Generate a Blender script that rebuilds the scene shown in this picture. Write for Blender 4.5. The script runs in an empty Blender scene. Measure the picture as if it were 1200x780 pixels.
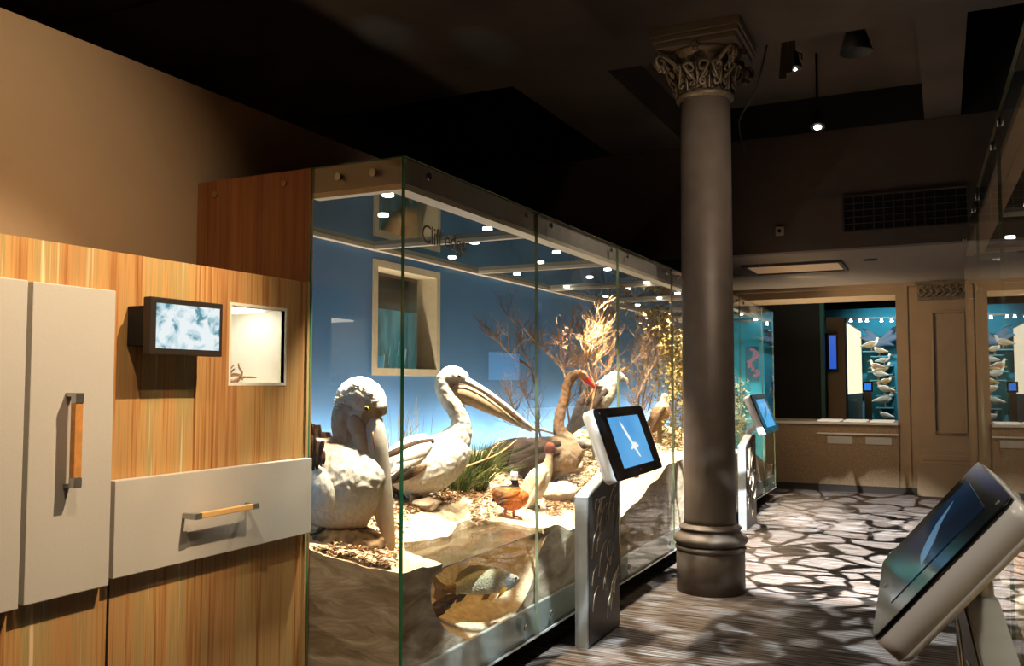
import bpy, bmesh, math, random
from mathutils import Vector, Matrix, noise
import mathutils.geometry as mg

S = bpy.context.scene
COL = S.collection
PI = math.pi

# ------------------------------------------------------------------ camera
FPX, HY, VX = 1035.0, 449.0, 1105.0
PITCH = math.atan((HY - 390) / FPX)
YAW = math.atan((VX - 600) * math.cos(PITCH) / FPX)
CF = Vector((-math.sin(YAW) * math.cos(PITCH), math.cos(YAW) * math.cos(PITCH), math.sin(PITCH)))
CR = Vector((math.cos(YAW), math.sin(YAW), 0))
CU = CR.cross(CF)
CC = Vector((0, 0, 1.5))
cam = bpy.data.cameras.new('camera')
camo = bpy.data.objects.new('camera', cam)
COL.objects.link(camo)
cam.sensor_width = 36
cam.lens = 36 * FPX / 1200
cam.clip_start = 0.05
m = Matrix((CR, CU, -CF)).transposed().to_4x4()
m.translation = CC
camo.matrix_world = m
S.camera = camo

# ------------------------------------------------------------------ world, exposure
S.view_settings.view_transform = 'Standard'
S.view_settings.look = 'None'
S.view_settings.exposure = 0.0
S.view_settings.gamma = 1.0
S.view_settings.use_curve_mapping = False
w = bpy.data.worlds.new('world')
S.world = w
w.use_nodes = True
w.node_tree.nodes['Background'].inputs[0].default_value = (0.9, 0.62, 0.42, 1)
w.node_tree.nodes['Background'].inputs[1].default_value = 0.012
try:
    S.cycles.use_denoising = True
    S.cycles.max_bounces = 10
    S.cycles.transparent_max_bounces = 24
    S.cycles.sample_clamp_indirect = 4.0
    S.cycles.caustics_reflective = False
    S.cycles.caustics_refractive = False
except Exception:
    pass


def spot(name, loc, target, power, col, size, blend=0.5, rad=0.04):
    l = bpy.data.lights.new(name, 'SPOT')
    l.energy = power
    l.color = col
    l.spot_size = math.radians(size)
    l.spot_blend = blend
    l.shadow_soft_size = rad
    o = bpy.data.objects.new(name, l)
    COL.objects.link(o)
    o.location = loc
    d = Vector(target) - Vector(loc)
    o.rotation_euler = d.to_track_quat('-Z', 'Y').to_euler()
    return o


def gobo(o, scale, cut, soft, seed=0.0, low=0.0, stretch=(1, 1)):
    """a projector gobo: a rippled pattern in the lamp's own beam directions"""
    l = o.data
    l.use_nodes = True
    nt = l.node_tree
    N = nt.nodes
    em = [n for n in N if n.type == 'EMISSION'][0]
    tc = N.new('ShaderNodeTexCoord')
    sx = N.new('ShaderNodeSeparateXYZ')
    nt.links.new(tc.outputs['Normal'], sx.inputs[0])
    dx = N.new('ShaderNodeMath'); dx.operation = 'DIVIDE'
    dy = N.new('ShaderNodeMath'); dy.operation = 'DIVIDE'
    nt.links.new(sx.outputs[0], dx.inputs[0]); nt.links.new(sx.outputs[2], dx.inputs[1])
    nt.links.new(sx.outputs[1], dy.inputs[0]); nt.links.new(sx.outputs[2], dy.inputs[1])
    cb = N.new('ShaderNodeCombineXYZ')
    nt.links.new(dx.outputs[0], cb.inputs[0]); nt.links.new(dy.outputs[0], cb.inputs[1])
    cb.inputs[2].default_value = seed
    mp = N.new('ShaderNodeMapping')
    mp.inputs['Scale'].default_value = (stretch[0], stretch[1], 1)
    nt.links.new(cb.outputs[0], mp.inputs[0])
    nz = N.new('ShaderNodeTexNoise'); nz.inputs['Scale'].default_value = scale * 0.8
    nz.inputs['Detail'].default_value = 1.0
    nt.links.new(mp.outputs[0], nz.inputs['Vector'])
    mixv = N.new('ShaderNodeVectorMath'); mixv.operation = 'MULTIPLY_ADD'
    nt.links.new(nz.outputs['Color'], mixv.inputs[0])
    mixv.inputs[1].default_value = (1.6 / scale, 1.6 / scale, 0)
    nt.links.new(mp.outputs[0], mixv.inputs[2])
    vo = N.new('ShaderNodeTexVoronoi'); vo.feature = 'DISTANCE_TO_EDGE'
    vo.inputs['Scale'].default_value = scale
    nt.links.new(mixv.outputs[0], vo.inputs['Vector'])
    mr = N.new('ShaderNodeMapRange'); mr.interpolation_type = 'SMOOTHSTEP'
    mr.inputs['From Min'].default_value = cut
    mr.inputs['From Max'].default_value = cut + soft
    mr.inputs['To Min'].default_value = low
    nt.links.new(vo.outputs['Distance'], mr.inputs['Value'])
    nt.links.new(mr.outputs[0], em.inputs['Strength'])


WARM = (1.0, 0.74, 0.47)
CASEW = (1.0, 0.86, 0.66)
COOL = (0.92, 0.97, 1.0)
# warm track light on the cabinets, its beam ends low on the doors
spot('cabinet_track_light', (-0.75, 2.75, 3.9), (-2.5, 1.95, 1.62), 640, WARM, 38, 0.75, 0.02)
spot('wall_track_light', (-0.9, 1.2, 3.9), (-3.17, 1.9, 2.0), 200, (1.0, 0.72, 0.44), 60, 0.9, 0.05)
o = spot('low_cabinet_light', (-0.3, 2.6, 3.95), (-2.5, 2.5, 0.35), 110, WARM, 34, 0.7, 0.02)
gobo(o, 7.0, 0.02, 0.25, 3.0, 0.25)
# water ripple projectors on the carpet
o = spot('ripple_projector', (-0.5, 6.2, 4.0), (-0.62, 8.3, 0.0), 6500, COOL, 54, 0.45, 0.012)
gobo(o, 11.5, 0.075, 0.035, 1.0, 0.01, (1, 1))
o = spot('ripple_projector', (-0.7, 7.6, 4.0), (-0.9, 11.0, 0.0), 3800, COOL, 34, 0.6, 0.012)
gobo(o, 13.0, 0.05, 0.04, 5.0, 0.02, (1, 1))
o = spot('ripple_projector', (-0.7, 3.3, 4.0), (-1.05, 4.75, 0.0), 2100, (0.78, 0.92, 1.0), 54, 0.6, 0.02)
gobo(o, 15, 0.09, 0.14, 9.0, 0.02)
spot('aisle_fill_light', (-0.7, 0.4, 3.9), (0.05, 2.5, 1.0), 130, (1, .88, .74), 30, 0.8, 0.03)  # added fill that brightens the right tablet housing and its post
spot('aisle_fill_light', (-1.1, 2.4, 3.9), (-1.85, 4.8, 0.6), 110, (1, .88, .72), 22, 0.8, 0.03)  # added fill on the near side of the left tablet stand
spot('bank_fill_light', (-1.3, 0.9, 3.9), (-2.25, 3.1, 0.45), 230, (1, .88, .7), 17, 0.8, 0.03)  # added fill that lightens the end face of the sand bank
spot('fascia_fill_light', (-0.7, 5.2, 3.9), (-2.0, 6.0, 2.4), 75, (1, .86, .7), 100, 0.9, 0.05)  # added fill that brightens the front fascia band
spot('case_top_uplight', (-3.4, 3.9, 2.9), (-3.66, 5.35, 4.1), 16, (.55, .85, .9), 16, 0.9, 0.01)
spot('case_top_uplight', (-3.0, 3.9, 2.9), (-3.1, 5.9, 4.1), 18, (.55, .85, .9), 13, 0.9, 0.01)
spot('void_fill_light', (-5.5, 2.5, 0.6), (-4.6, 3.2, 4.0), 140, WARM, 120, 0.9, 0.1)  # added unseen fill that lifts the dark ceiling behind the partition
# column wash and far wall wash
spot('column_light', (0.0, 4.6, 4.0), (-1.56, 6.5, 1.4), 30, WARM, 60, 0.9, 0.05)
spot('column_light', (-2.2, 5.4, 2.55), (-1.56, 6.5, 3.85), 13, WARM, 50, 0.9, 0.05)  # added unseen lamp that brightens the gilded capital
spot('far_wall_light', (-1.9, 11.6, 2.78), (0.2, 13.3, 1.3), 75, WARM, 105, 0.9, 0.05)
spot('far_wall_light', (-1.7, 10.2, 2.75), (-1.6, 13.3, 0.5), 60, WARM, 80, 0.9, 0.05)


# ------------------------------------------------------------------ projection helper
def ray(px, py):
    return CF + CR * ((px - 600) / FPX) - CU * ((py - 390) / FPX)


def P(px, py, ax, v):
    d = ray(px, py)
    a = 'xyz'.index(ax)
    return CC + d * ((v - CC[a]) / d[a])


def proj(p):
    d = Vector(p) - CC
    z = d.dot(CF)
    return 600 + FPX * d.dot(CR) / z, 390 - FPX * d.dot(CU) / z, z


class Plane:
    """a vertical sagittal plane an animal stands in"""
    def __init__(s, x, y, deg):
        s.A = Vector((x, y, 0))
        s.t = Vector((math.cos(math.radians(deg)), math.sin(math.radians(deg)), 0))
        s.n = Vector((s.t.y, -s.t.x, 0))          # towards the viewer

    def p(s, px, py, off=0.0):
        d = ray(px, py)
        k = (s.A - CC).dot(s.n) / d.dot(s.n)
        return CC + d * k + s.n * off

    def uv(s, co):
        q = Vector(co)
        q = q - s.n * (q - s.A).dot(s.n)
        a = proj(q)
        return a[0], a[1]

    def sc(s, px, py):
        return proj(s.p(px, py))[2] / FPX


# ------------------------------------------------------------------ materials
MATS = {}


def nodes(name):
    mt = bpy.data.materials.new(name)
    mt.use_nodes = True
    MATS[name] = mt
    nt = mt.node_tree
    return mt, nt, nt.nodes['Principled BSDF']


def mat(name, col, rough=0.6, metal=0.0, noise_amt=0.0, nscale=20, bump=0.0, bscale=60, emit=None, es=0, spec=0.5, stretch=None, col2=None):
    mt, nt, b = nodes(name)
    c = tuple(col) + (1,)
    b.inputs['Base Color'].default_value = c
    b.inputs['Roughness'].default_value = rough
    b.inputs['Metallic'].default_value = metal
    b.inputs['Specular IOR Level'].default_value = spec
    N = nt.nodes
    tc = N.new('ShaderNodeTexCoord')
    mp = N.new('ShaderNodeMapping')
    mp.inputs['Scale'].default_value = stretch or (1, 1, 1)
    nt.links.new(tc.outputs['Object'], mp.inputs[0])
    if noise_amt > 0 or col2:
        nz = N.new('ShaderNodeTexNoise')
        nz.inputs['Scale'].default_value = nscale
        nz.inputs['Detail'].default_value = 4
        nt.links.new(mp.outputs[0], nz.inputs['Vector'])
        mr = N.new('ShaderNodeMapRange')
        mr.inputs['From Min'].default_value = 0.32
        mr.inputs['From Max'].default_value = 0.68
        nt.links.new(nz.outputs['Fac'], mr.inputs['Value'])
        mx = N.new('ShaderNodeMix'); mx.data_type = 'RGBA'
        nt.links.new(mr.outputs[0], mx.inputs['Factor'])
        if col2:
            mx.inputs[6].default_value = c
            mx.inputs[7].default_value = tuple(col2) + (1,)
        else:
            k = noise_amt
            mx.inputs[6].default_value = tuple(x * (1 - k) for x in col) + (1,)
            mx.inputs[7].default_value = tuple(min(1, x * (1 + k)) for x in col) + (1,)
        nt.links.new(mx.outputs[2], b.inputs['Base Color'])
    if bump > 0:
        n2 = N.new('ShaderNodeTexNoise')
        n2.inputs['Scale'].default_value = bscale
        n2.inputs['Detail'].default_value = 5
        nt.links.new(mp.outputs[0], n2.inputs['Vector'])
        bp = N.new('ShaderNodeBump')
        bp.inputs['Strength'].default_value = bump
        bp.inputs['Distance'].default_value = 0.02
        nt.links.new(n2.outputs['Fac'], bp.inputs['Height'])
        nt.links.new(bp.outputs[0], b.inputs['Normal'])
    if emit:
        b.inputs['Emission Color'].default_value = tuple(emit) + (1,)
        b.inputs['Emission Strength'].default_value = es
    return mt


def wood(name, cols, rough=0.35, k=1.0, axis='y'):
    """laminate with fine vertical figure"""
    mt, nt, b = nodes(name)
    N = nt.nodes
    tc = N.new('ShaderNodeTexCoord')
    out = []
    for sc, det in ((11, 3), (75, 2), (3.0, 1)):
        mp = N.new('ShaderNodeMapping')
        mp.inputs['Scale'].default_value = (sc, sc, sc * 0.02)
        nt.links.new(tc.outputs['Object'], mp.inputs[0])
        nz = N.new('ShaderNodeTexNoise')
        nz.inputs['Scale'].default_value = 1.0
        nz.inputs['Detail'].default_value = det
        nz.inputs['Roughness'].default_value = 0.6
        nt.links.new(mp.outputs[0], nz.inputs['Vector'])
        out.append(nz)
    a1 = N.new('ShaderNodeMath'); a1.operation = 'MULTIPLY_ADD'
    nt.links.new(out[0].outputs['Fac'], a1.inputs[0]); a1.inputs[1].default_value = 0.55
    a2 = N.new('ShaderNodeMath'); a2.operation = 'MULTIPLY'
    nt.links.new(out[1].outputs['Fac'], a2.inputs[0]); a2.inputs[1].default_value = 0.45
    nt.links.new(a2.outputs[0], a1.inputs[2])
    cr = N.new('ShaderNodeValToRGB')
    el = cr.color_ramp.elements
    el[0].position = 0.33; el[0].color = tuple(cols[0]) + (1,)
    el[1].position = 0.66; el[1].color = tuple(cols[-1]) + (1,)
    for i, c in enumerate(cols[1:-1]):
        e = el.new(0.33 + 0.33 * (i + 1) / (len(cols) - 1)); e.color = tuple(c) + (1,)
    nt.links.new(a1.outputs[0], cr.inputs[0])
    mx = N.new('ShaderNodeMix'); mx.data_type = 'RGBA'
    mr = N.new('ShaderNodeMapRange'); mr.inputs['From Min'].default_value = 0.4; mr.inputs['From Max'].default_value = 0.6
    mr.inputs['To Max'].default_value = 0.55
    nt.links.new(out[2].outputs['Fac'], mr.inputs['Value'])
    nt.links.new(mr.outputs[0], mx.inputs['Factor'])
    nt.links.new(cr.outputs[0], mx.inputs[6])
    mx.inputs[7].default_value = (cols[1][0] * 1.0, cols[1][1] * 1.05, cols[1][2] * 1.3, 1)
    nt.links.new(mx.outputs[2], b.inputs['Base Color'])
    b.inputs['Roughness'].default_value = rough
    return mt


def glass(name, tint=(0.96, 0.985, 0.97), ior=1.45, rough=0.0, refl=1.0):
    mt = bpy.data.materials.new(name)
    mt.use_nodes = True
    nt = mt.node_tree
    N = nt.nodes
    N.clear()
    out = N.new('ShaderNodeOutputMaterial')
    tr = N.new('ShaderNodeBsdfTransparent'); tr.inputs[0].default_value = tuple(tint) + (1,)
    gl = N.new('ShaderNodeBsdfGlossy'); gl.inputs['Roughness'].default_value = rough
    gl.inputs['Color'].default_value = (refl, refl, refl, 1)
    fr = N.new('ShaderNodeFresnel'); fr.inputs['IOR'].default_value = ior
    # same reflectance from either face of the pane
    ge = N.new('ShaderNodeNewGeometry')
    mxn = N.new('ShaderNodeMixShader')
    nt.links.new(fr.outputs[0], mxn.inputs[0])
    nt.links.new(tr.outputs[0], mxn.inputs[1]); nt.links.new(gl.outputs[0], mxn.inputs[2])
    tr2 = N.new('ShaderNodeBsdfTransparent'); tr2.inputs[0].default_value = (1, 1, 1, 1)
    m2 = N.new('ShaderNodeMixShader')
    nt.links.new(ge.outputs['Backfacing'], m2.inputs[0])
    nt.links.new(mxn.outputs[0], m2.inputs[1]); nt.links.new(tr2.outputs[0], m2.inputs[2])
    nt.links.new(m2.outputs[0], out.inputs[0])
    MATS[name] = mt
    return mt


def attrmat(name, rough=0.75, bump=0.35, bscale=90, stretch=(1, 1, 1), var=0.18, sheen=0.0):
    """pigment comes from the mesh's own colour attribute"""
    mt, nt, b = nodes(name)
    N = nt.nodes
    at = N.new('ShaderNodeAttribute'); at.attribute_name = 'Col'
    tc = N.new('ShaderNodeTexCoord')
    mp = N.new('ShaderNodeMapping'); mp.inputs['Scale'].default_value = stretch
    nt.links.new(tc.outputs['Object'], mp.inputs[0])
    nz = N.new('ShaderNodeTexNoise'); nz.inputs['Scale'].default_value = bscale; nz.inputs['Detail'].default_value = 5
    nt.links.new(mp.outputs[0], nz.inputs['Vector'])
    mr = N.new('ShaderNodeMapRange'); mr.inputs['From Min'].default_value = 0.3; mr.inputs['From Max'].default_value = 0.7
    mr.inputs['To Min'].default_value = 1 - var * 1.6; mr.inputs['To Max'].default_value = 1 + var * 0.6
    nt.links.new(nz.outputs['Fac'], mr.inputs['Value'])
    vm = N.new('ShaderNodeVectorMath'); vm.operation = 'SCALE'
    nt.links.new(at.outputs['Color'], vm.inputs[0]); nt.links.new(mr.outputs[0], vm.inputs['Scale'])
    nt.links.new(vm.outputs[0], b.inputs['Base Color'])
    bp = N.new('ShaderNodeBump'); bp.inputs['Strength'].default_value = bump; bp.inputs['Distance'].default_value = 0.01
    nt.links.new(nz.outputs['Fac'], bp.inputs['Height'])
    nt.links.new(bp.outputs[0], b.inputs['Normal'])
    b.inputs['Roughness'].default_value = rough
    b.inputs['Specular IOR Level'].default_value = 0.5 if rough < .6 else 0.15
    return mt


WOOD = wood('striped_laminate', [(0.17, 0.06, 0.015), (0.43, 0.20, 0.065), (0.60, 0.355, 0.135), (0.40, 0.31, 0.13), (0.85, 0.64, 0.38)])
WOODSHADE = wood('shaded_laminate', [(0.10, 0.03, 0.012), (0.22, 0.085, 0.03), (0.30, 0.13, 0.05), (0.27, 0.14, 0.06)], 0.4)  # striped laminate with the end panel's shade put into its colours
LAM = mat('grey_laminate', (0.56, 0.54, 0.50), 0.42, noise_amt=0.04, nscale=300)
LAMEDGE = mat('laminate_edge', (0.62, 0.62, 0.6), 0.4)
TANW = mat('tan_plaster', (0.42, 0.315, 0.205), 0.9, noise_amt=0.04, nscale=3, bump=0.08, bscale=200)
DARKB = mat('black_metal', (0.012, 0.012, 0.012), 0.35, 0.3)
BLACK = mat('matt_black', (0.006, 0.006, 0.007), 0.8)
STEEL = mat('brushed_steel', (0.42, 0.42, 0.41), 0.32, 0.9, noise_amt=0.06, nscale=30, stretch=(1, 1, 30))
CHROME = mat('chrome', (0.65, 0.64, 0.62), 0.15, 1.0)
BAND = mat('fascia_metal', (0.50, 0.45, 0.40), 0.45, 0.2, noise_amt=0.05, nscale=20)
RAIL = mat('rail_metal', (0.40, 0.45, 0.42), 0.35, 0.6, noise_amt=0.06, nscale=25)
TRIM = mat('case_trim', (0.62, 0.55, 0.46), 0.5)
BOLT = mat('bolt_steel', (0.5, 0.47, 0.42), 0.25, 1.0)
SKY = mat('sky_blue_backdrop', (0.055, 0.18, 0.42), 0.85, noise_amt=0.05, nscale=2)
TEAL = mat('teal_backdrop', (0.03, 0.30, 0.42), 0.8, noise_amt=0.25, nscale=2)
SMOKE = mat('dark_ceiling_glass', (0.006, 0.018, 0.017), 0.04, 0.0, spec=0.9)
GLASS = glass('case_glass')
GEDGE = mat('green_glass_edge', (0.0, 0.20, 0.09), 0.15, 0.0, spec=0.8)
GEDGEL = mat('pale_glass_edge', (0.20, 0.24, 0.13), 0.2)
LAMP = mat('lamp_face', (1, 1, 1), 0.5, emit=(1.0, 0.96, 0.85), es=14)
CEILM = mat('dark_brown_ceiling', (0.075, 0.054, 0.042), 0.9, noise_amt=0.25, nscale=1.2)
VOID = mat('ceiling_void_black', (0.006, 0.006, 0.006), 0.95)
FARW = mat('far_wall_plaster', (0.36, 0.25, 0.145), 0.85, noise_amt=0.05, nscale=5, bump=0.15, bscale=120)
COUNTER = mat('counter_front_board', (0.30, 0.20, 0.11), 0.7, noise_amt=0.3, nscale=90, bump=0.1, bscale=150)
COLM = mat('bronze_column_paint', (0.14, 0.105, 0.08), 0.52, 0.25, noise_amt=0.10, nscale=8, bump=0.04, bscale=80)
GOLD = mat('gilded_plaster', (0.22, 0.165, 0.105), 0.45, 0.4, noise_amt=0.3, nscale=40)
WHITEP = mat('white_paint', (0.78, 0.74, 0.66), 0.5)
CREAM = mat('cream_wood_frame', (0.72, 0.62, 0.44), 0.5, noise_amt=0.05, nscale=20)
CASEWHT = mat('white_plastic', (0.72, 0.70, 0.68), 0.3)
BEZEL = mat('gloss_black_bezel', (0.004, 0.004, 0.005), 0.12)
ORANGEW = mat('orange_wood_grip', (0.62, 0.28, 0.08), 0.4, noise_amt=0.15, nscale=30, stretch=(1, 1, 1))


def carpet():
    mt, nt, b = nodes('ribbed_carpet')
    N = nt.nodes
    tc = N.new('ShaderNodeTexCoord')
    mp = N.new('ShaderNodeMapping'); mp.inputs['Scale'].default_value = (3, 70, 1)
    nt.links.new(tc.outputs['Object'], mp.inputs[0])
    nz = N.new('ShaderNodeTexNoise'); nz.inputs['Scale'].default_value = 1.0; nz.inputs['Detail'].default_value = 3
    nt.links.new(mp.outputs[0], nz.inputs['Vector'])
    cr = N.new('ShaderNodeValToRGB')
    el = cr.color_ramp.elements
    el[0].position = 0.38; el[0].color = (0.05, 0.030, 0.020, 1)
    el[1].position = 0.62; el[1].color = (0.26, 0.25, 0.24, 1)
    e = el.new(0.5); e.color = (0.15, 0.105, 0.080, 1)
    nt.links.new(nz.outputs['Fac'], cr.inputs[0])
    n2 = N.new('ShaderNodeTexNoise'); n2.inputs['Scale'].default_value = 350
    nt.links.new(tc.outputs['Object'], n2.inputs['Vector'])
    bp = N.new('ShaderNodeBump'); bp.inputs['Strength'].default_value = 0.5; bp.inputs['Distance'].default_value = 0.01
    nt.links.new(nz.outputs['Fac'], bp.inputs['Height'])
    nt.links.new(bp.outputs[0], b.inputs['Normal'])
    mx = N.new('ShaderNodeMix'); mx.data_type = 'RGBA'; mx.blend_type = 'MULTIPLY'
    mx.inputs['Factor'].default_value = 0.5
    nt.links.new(cr.outputs[0], mx.inputs[6]); nt.links.new(n2.outputs['Fac'], mx.inputs[7])
    nt.links.new(mx.outputs[2], b.inputs['Base Color'])
    b.inputs['Roughness'].default_value = 0.95
    b.inputs['Specular IOR Level'].default_value = 0.1
    return mt


CARPET = carpet()


# ------------------------------------------------------------------ mesh helpers
def bx(bm, x0, x1, y0, y1, z0, z1, bev=0.0, mi=0):
    v = [bm.verts.new((x, y, z)) for x in (x0, x1) for y in (y0, y1) for z in (z0, z1)]
    fs = []
    for idx in ((0, 1, 3, 2), (4, 6, 7, 5), (0, 4, 5, 1), (2, 3, 7, 6), (0, 2, 6, 4), (1, 5, 7, 3)):
        f = bm.faces.new([v[i] for i in idx]); f.material_index = mi; fs.append(f)
    bmesh.ops.recalc_face_normals(bm, faces=fs)
    if bev > 0:
        es = list({e for f in fs for e in f.edges})
        bmesh.ops.bevel(bm, geom=es, offset=bev, segments=2, affect='EDGES', profile=0.6)
    return fs


def box(x0, x1, y0, y1, z0, z1, bev=0.0):
    bm = bmesh.new()
    bx(bm, min(x0, x1), max(x0, x1), min(y0, y1), max(y0, y1), min(z0, z1), max(z0, z1), bev)
    return bm


def lathe(bm, prof, cx, cy, seg=48, axis=None, org=None):
    rings = []
    for r, z in prof:
        rings.append([bm.verts.new((cx + r * math.cos(2 * PI * i / seg), cy + r * math.sin(2 * PI * i / seg), z)) for i in range(seg)])
    for a, b in zip(rings, rings[1:]):
        for i in range(seg):
            f = bm.faces.new((a[i], a[(i + 1) % seg], b[(i + 1) % seg], b[i])); f.smooth = True
    bm.faces.new(rings[0][::-1]); bm.faces.new(rings[-1])


def disc(bm, c, n, r, h, seg=20):
    """short cylinder at c, along n"""
    n = Vector(n).normalized()
    a = n.orthogonal().normalized(); b = n.cross(a)
    r0 = [bm.verts.new(Vector(c) + (a * math.cos(2 * PI * i / seg) + b * math.sin(2 * PI * i / seg)) * r) for i in range(seg)]
    r1 = [bm.verts.new(v.co + n * h) for v in r0]
    for i in range(seg):
        f = bm.faces.new((r0[i], r0[(i + 1) % seg], r1[(i + 1) % seg], r1[i])); f.smooth = True
    bm.faces.new(r0[::-1]); bm.faces.new(r1)


def catmull(pts, n=5):
    """pts: list of tuples of floats / vectors flattened"""
    out = []
    L = len(pts)
    for i in range(L - 1):
        p0 = pts[max(0, i - 1)]; p1 = pts[i]; p2 = pts[i + 1]; p3 = pts[min(L - 1, i + 2)]
        for k in range(n):
            t = k / n
            q = []
            for a, b, c, d in zip(p0, p1, p2, p3):
                q.append(0.5 * ((2 * b) + (-a + c) * t + (2 * a - 5 * b + 4 * c - d) * t * t + (-a + 3 * b - 3 * c + d) * t ** 3))
            out.append(tuple(q))
    out.append(tuple(pts[-1]))
    return out


def loft(bm, pts, lat, seg=20, sub=5, mi=0):
    """pts: (Vector, rn, rb); rb along lat, rn across"""
    fl = [(p[0][0], p[0][1], p[0][2], p[1], p[2]) for p in pts]
    fl = catmull(fl, sub) if sub > 1 else fl
    lat = Vector(lat).normalized()
    rings = []
    for i, q in enumerate(fl):
        a = Vector(fl[max(0, i - 1)][:3]); b = Vector(fl[min(len(fl) - 1, i + 1)][:3])
        t = (b - a)
        t = t.normalized() if t.length > 1e-9 else Vector((0, 0, 1))
        n = lat.cross(t)
        n = n.normalized() if n.length > 1e-6 else lat.orthogonal()
        c = Vector(q[:3]); rn = max(q[3], 5e-4); rb = max(q[4], 5e-4)
        rings.append([bm.verts.new(c + n * rn * math.cos(2 * PI * k / seg) + lat * rb * math.sin(2 * PI * k / seg)) for k in range(seg)])
    fs = []
    for a, b in zip(rings, rings[1:]):
        for k in range(seg):
            f = bm.faces.new((a[k], a[(k + 1) % seg], b[(k + 1) % seg], b[k])); f.smooth = True; f.material_index = mi; fs.append(f)
    f = bm.faces.new(rings[0][::-1]); fs.append(f)
    f = bm.faces.new(rings[-1]); fs.append(f)
    bmesh.ops.recalc_face_normals(bm, faces=fs)


def tube(bm, pts, r0, r1=None, seg=7, sub=3):
    r1 = r0 if r1 is None else r1
    n = len(pts)
    fl = [(p[0], p[1], p[2], r0 + (r1 - r0) * i / max(1, n - 1)) for i, p in enumerate(pts)]
    fl = catmull(fl, sub) if (sub > 1 and n > 2) else fl
    rings = []
    prev = None
    for i, q in enumerate(fl):
        a = Vector(fl[max(0, i - 1)][:3]); b = Vector(fl[min(len(fl) - 1, i + 1)][:3])
        t = (b - a)
        t = t.normalized() if t.length > 1e-9 else Vector((0, 0, 1))
        u = (prev - t * prev.dot(t)) if prev is not None else t.orthogonal()
        if u.length < 1e-6:
            u = t.orthogonal()
        u.normalize(); prev = u
        v = t.cross(u)
        c = Vector(q[:3])
        rings.append([bm.verts.new(c + (u * math.cos(2 * PI * k / seg) + v * math.sin(2 * PI * k / seg)) * q[3]) for k in range(seg)])
    for a, b in zip(rings, rings[1:]):
        for k in range(seg):
            f = bm.faces.new((a[k], a[(k + 1) % seg], b[(k + 1) % seg], b[k])); f.smooth = True
    bm.faces.new(rings[0][::-1]); bm.faces.new(rings[-1])


def ball(bm, c, r, seg=12, sc=(1, 1, 1)):
    mtx = Matrix.Translation(Vector(c)) @ Matrix.Diagonal((sc[0], sc[1], sc[2], 1))
    res = bmesh.ops.create_uvsphere(bm, u_segments=seg, v_segments=max(6, seg // 2 + 2), radius=r, matrix=mtx)
    for v in res['verts']:
        for f in v.link_faces:
            f.smooth = True


def prism(bm, poly, off, mi=0):
    """poly: list of 3D points, extruded by vector off"""
    off = Vector(off)
    a = [bm.verts.new(Vector(p)) for p in poly]
    b = [bm.verts.new(Vector(p) + off) for p in poly]
    fs = [bm.faces.new(a[::-1]), bm.faces.new(b)]
    n = len(a)
    for i in range(n):
        fs.append(bm.faces.new((a[i], a[(i + 1) % n], b[(i + 1) % n], b[i])))
    for f in fs:
        f.material_index = mi
    bmesh.ops.recalc_face_normals(bm, faces=fs)
    return fs


def rootloc(p):
    while p.parent is not None:
        p = p.parent
    return Vector(p.location)


def obj(name, bm, m, parent=None, smooth=False):
    me = bpy.data.meshes.new(name)
    if isinstance(bm, bpy.types.Mesh):
        me = bm
    else:
        bm.to_mesh(me); bm.free()
    ms = m if isinstance(m, (list, tuple)) else [m]
    idx = [p.material_index for p in me.polygons] if len(ms) > 1 else None
    me.materials.clear()
    for x in ms:
        me.materials.append(x)
    if idx:
        me.polygons.foreach_set('material_index', idx)
    if smooth:
        for p in me.polygons:
            p.use_smooth = True
    o = bpy.data.objects.new(name, me)
    COL.objects.link(o)
    if parent is not None:
        o.parent = parent
        if parent.parent is None:
            o.matrix_parent_inverse = Matrix.Translation(-Vector(parent.location))
    return o


def thing(name, label, cat, loc=(0, 0, 0), group=None):
    o = bpy.data.objects.new(name, None)
    COL.objects.link(o)
    o.empty_display_size = 0.1
    o.location = loc
    o['label'] = label; o['category'] = cat
    if group:
        o['group'] = group
    return o


def tag(o, label, cat, group=None, kind=None):
    o['label'] = label; o['category'] = cat
    if group:
        o['group'] = group
    if kind:
        o['kind'] = kind
    return o


def struct(name, bm, m, parent=None):
    o = obj(name, bm, m, parent)
    if parent is None:
        o['kind'] = 'structure'
    return o


def copy_thing(root, loc, label=None, group=None, rz=0):
    r = root.copy(); COL.objects.link(r); r.location = loc
    r.rotation_euler = (0, 0, rz)
    if label:
        r['label'] = label
    if group:
        r['group'] = group
    for ch in list(root.children):
        c = ch.copy(); COL.objects.link(c); c.parent = r
        for g in ch.children:
            d = g.copy(); COL.objects.link(d); d.parent = c
    return r


def remesh(bm, vox, colfn=None, disp=0.0, dscale=30, smooth=2):
    """weld overlapping shapes into one skin; paint pigment per vertex"""
    me = bpy.data.meshes.new('tmp'); bm.to_mesh(me); bm.free()
    t = bpy.data.objects.new('tmp', me); COL.objects.link(t)
    md = t.modifiers.new('r', 'REMESH'); md.mode = 'VOXEL'; md.voxel_size = vox
    ms = t.modifiers.new('s', 'SMOOTH'); ms.iterations = smooth; ms.factor = 0.5
    dg = bpy.context.evaluated_depsgraph_get()
    dg.update()
    new = bpy.data.meshes.new_from_object(t.evaluated_get(dg))
    bpy.data.objects.remove(t)
    bpy.data.meshes.remove(me)
    if disp > 0:
        ns = [Vector(v.normal) for v in new.vertices]
        for v, n in zip(new.vertices, ns):
            v.co += n * disp * noise.noise(v.co * dscale)
    for p in new.polygons:
        p.use_smooth = True
    if colfn:
        paint(new, colfn)
    return new


def paint(me, colfn):
    at = me.color_attributes.new('Col', 'FLOAT_COLOR', 'POINT')
    for i, v in enumerate(me.vertices):
        c = colfn(v.co)
        at.data[i].color = (c[0], c[1], c[2], 1)


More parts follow.
